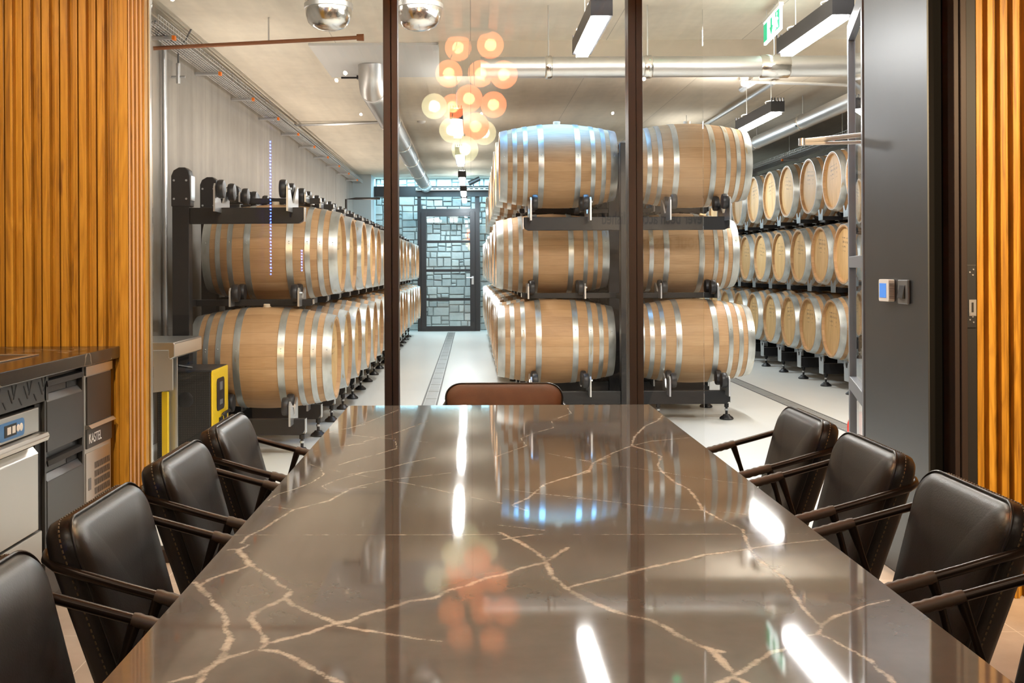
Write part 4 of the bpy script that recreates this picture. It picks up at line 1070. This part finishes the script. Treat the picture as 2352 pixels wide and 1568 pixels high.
for r_ in range(5):
    for i in range(16):
        yy = y0+.10+i*.011; zc = .470-r_*.033
        lv.prism([(yy,zc),(yy+.004,zc+.002),(yy+.007,zc-.022),(yy+.003,zc-.024)], 'X', -.0015, -.0003)
part('lower_panel', MB().box(-.002, .0015, y0+.008, y1-.03, .10, .518), M['steel'], fr, bevel=.001)
o = part('louvres', lv, M['ink'], fr); o.location = (.0025, 0, 0)
part('badge', MB().box(.0015, .003, y0+.032, y0+.058, .375, .42), M['grey'], fr)
single('filler_strip', MB().box(FX-.045, FX-.02, 4.385, 4.425, .06, .852), M['dark'], 'black gap filler between the narrow fridge and the oak corner', 'filler strip')
single('plinth', MB().box(FX-.10, FX-.06, 1.62, 4.40, 0.001, .075), M['lead'], 'dark recessed plinth at the foot of the kitchen counter', 'plinth')

# ---------------------------------------------------------------- things behind the glass on the left
wb = thing('wash_basin', 'stainless hand wash basin on a pedestal behind the oak corner', 'wash basin', (0, 0, 0))
x0, x1 = -2.05, at(410, 780, 6.0)[0]
part('bowl', MB().prism([(x0,.815),(x1,.815),(x1+.004,.805),(x1+.004,.735),(x1-.02,.722),(x1-.03,.735),(x1-.03,.77),(x0,.77)], 'Y', 5.9, 6.5), M['steel'], wb, bevel=.004)
part('apron', MB().prism([(x0,.77),(x1-.035,.77),(x1-.035,.545),(x0,.50)], 'Y', 6.0, 6.02), M['steel2'], wb)
part('pedestal', MB().box(-1.702, -1.664, 6.12, 6.15, 0, .74), M['steel2'], wb, bevel=.003)
part('edge_strip', MB().box(-1.664, -1.652, 6.105, 6.12, 0, .74), M['zinc'], wb)
single('yellow_post', MB().box(-1.724, -1.690, 6.05, 6.08, 0, .53), M['yellow'], 'flat yellow post standing beside the stainless pedestal', 'post', bevel=.003)
cl = thing('cooler', 'black and yellow portable cooler standing before the wall-side rack', 'cooler', (-1.57, 6.60, 0))
w_ = .34; dpt = .42; hh = .60
part('body', MB().box(-w_, -.012, 0, dpt, .03, hh-.012), M['vent'], cl, bevel=.008)
part('lid', MB().box(-w_-.002, -.006, -.004, dpt, hh-.014, hh), M['black'], cl, bevel=.004)
yp = part('front_panel', MB().box(-.012, 0, 0, dpt, .02, hh-.004), M['yellow'], cl, bevel=.006, label='yellow front panel')
part('control_window', MB().prism([(.20+y, .435+z) for y, z in rrect(.20, .20, .03)], 'X', .0, .004), M['black'], yp)
part('switch', MB().box(.004,.008,.165,.235,.46,.51).box(.004,.008,.165,.235,.37,.40), M['grey'], yp)
part('handle', MB().tube([(.01,.22,.30),(.02,.22,.31),(.02,.36,.31),(.01,.36,.30)], .010, 8).box(0,.008,.16,.24,.10,.29).box(0,.006,.30,.36,.12,.29), M['black'], yp, 40)
part('grille_window', MB().box(-.245,-.105,-.003,0,.32,.54), M['vent'], cl)
part('fan_hub', MB().lathe([(.001,-.006),(.045,-.006),(.05,-.002)], 'Y', 24, (-.165,0,.42)), M['rack'], cl, 40)
part('cable', MB().tube([(-.33,.10,hh),(-.30,.08,hh+.02),(-.22,.06,hh+.022),(-.15,.10,hh+.006)], .008, 8), M['black'], cl, 40)
for xx, yy in ((-.30,.06),(-.30,.37),(-.05,.06),(-.05,.37)): part('foot', MB().lathe([(.02,.001),(.02,.032)], 'Z', 12, (xx,yy,0), True), M['black'], cl)

# fire extinguisher past the door
fx = (2.135, 5.95, 0)
fe = thing('fire_extinguisher', 'red fire extinguisher on the floor behind the grey glass door', 'fire extinguisher', fx)
part('cylinder', MB().lathe([(.06,.001),(.075,.006),(.08,.03),(.08,.33),(.077,.355),(.065,.385),(.035,.405),(.018,.41),(.018,.425)], 'Z', 32), M['red'], fe, 50)
part('valve', MB().lathe([(.02,.42),(.02,.455),(.012,.46)], 'Z', 14, (0,0,0), True).box(-.05,.07,-.012,.012,.455,.47).box(-.05,.08,-.010,.010,.485,.495), M['zinc'], fe, 40)
part('gauge', MB().lathe([(.001,-.03),(.016,-.03),(.018,-.02)], 'Y', 16, (-.01,0,.44)), M['white'], fe, 40)
part('hose', MB().tube([(.02,0,.44),(.07,0,.42),(.095,0,.32),(.09,0,.18)], .010, 8), M['black'], fe, 40)

# thermostat and switch on the grey panel (face looks towards the aisle, -X)
th_ = thing('thermostat', 'white thermostat with a blue screen on the grey panel', 'thermostat', (1.672, 4.345, 1.115))
part('case', MB().prism([(y, z) for y, z in rrect(.105, .088, .008, 4)], 'X', -.026, -.001), M['white'], th_, bevel=.002)
part('screen', MB().box(-.0275, -.0262, -.028, .040, -.029, .028), M['screen'], th_)
rb = MB()
for i in range(10): rb.box(-.024, -.004, -.0545, -.0525, -.030+i*.0062, -.028+i*.0062)
part('vent_ribs', rb, M['grey'], th_)
sw = thing('light_switch', 'dark grey rocker switch beside the white thermostat', 'light switch', (1.672, 4.19, 1.112))
part('frame', MB().box(-.012, -.001, -.048, .048, -.047, .047), M['grey'], sw, bevel=.004)
part('rocker', MB().prism([(-.012,-.026),(-.024,-.024),(-.014,.026),(-.012,.026)], 'Y', -.026, .026), M['jamb'], sw, bevel=.002)
bpy.context.view_layer.update()
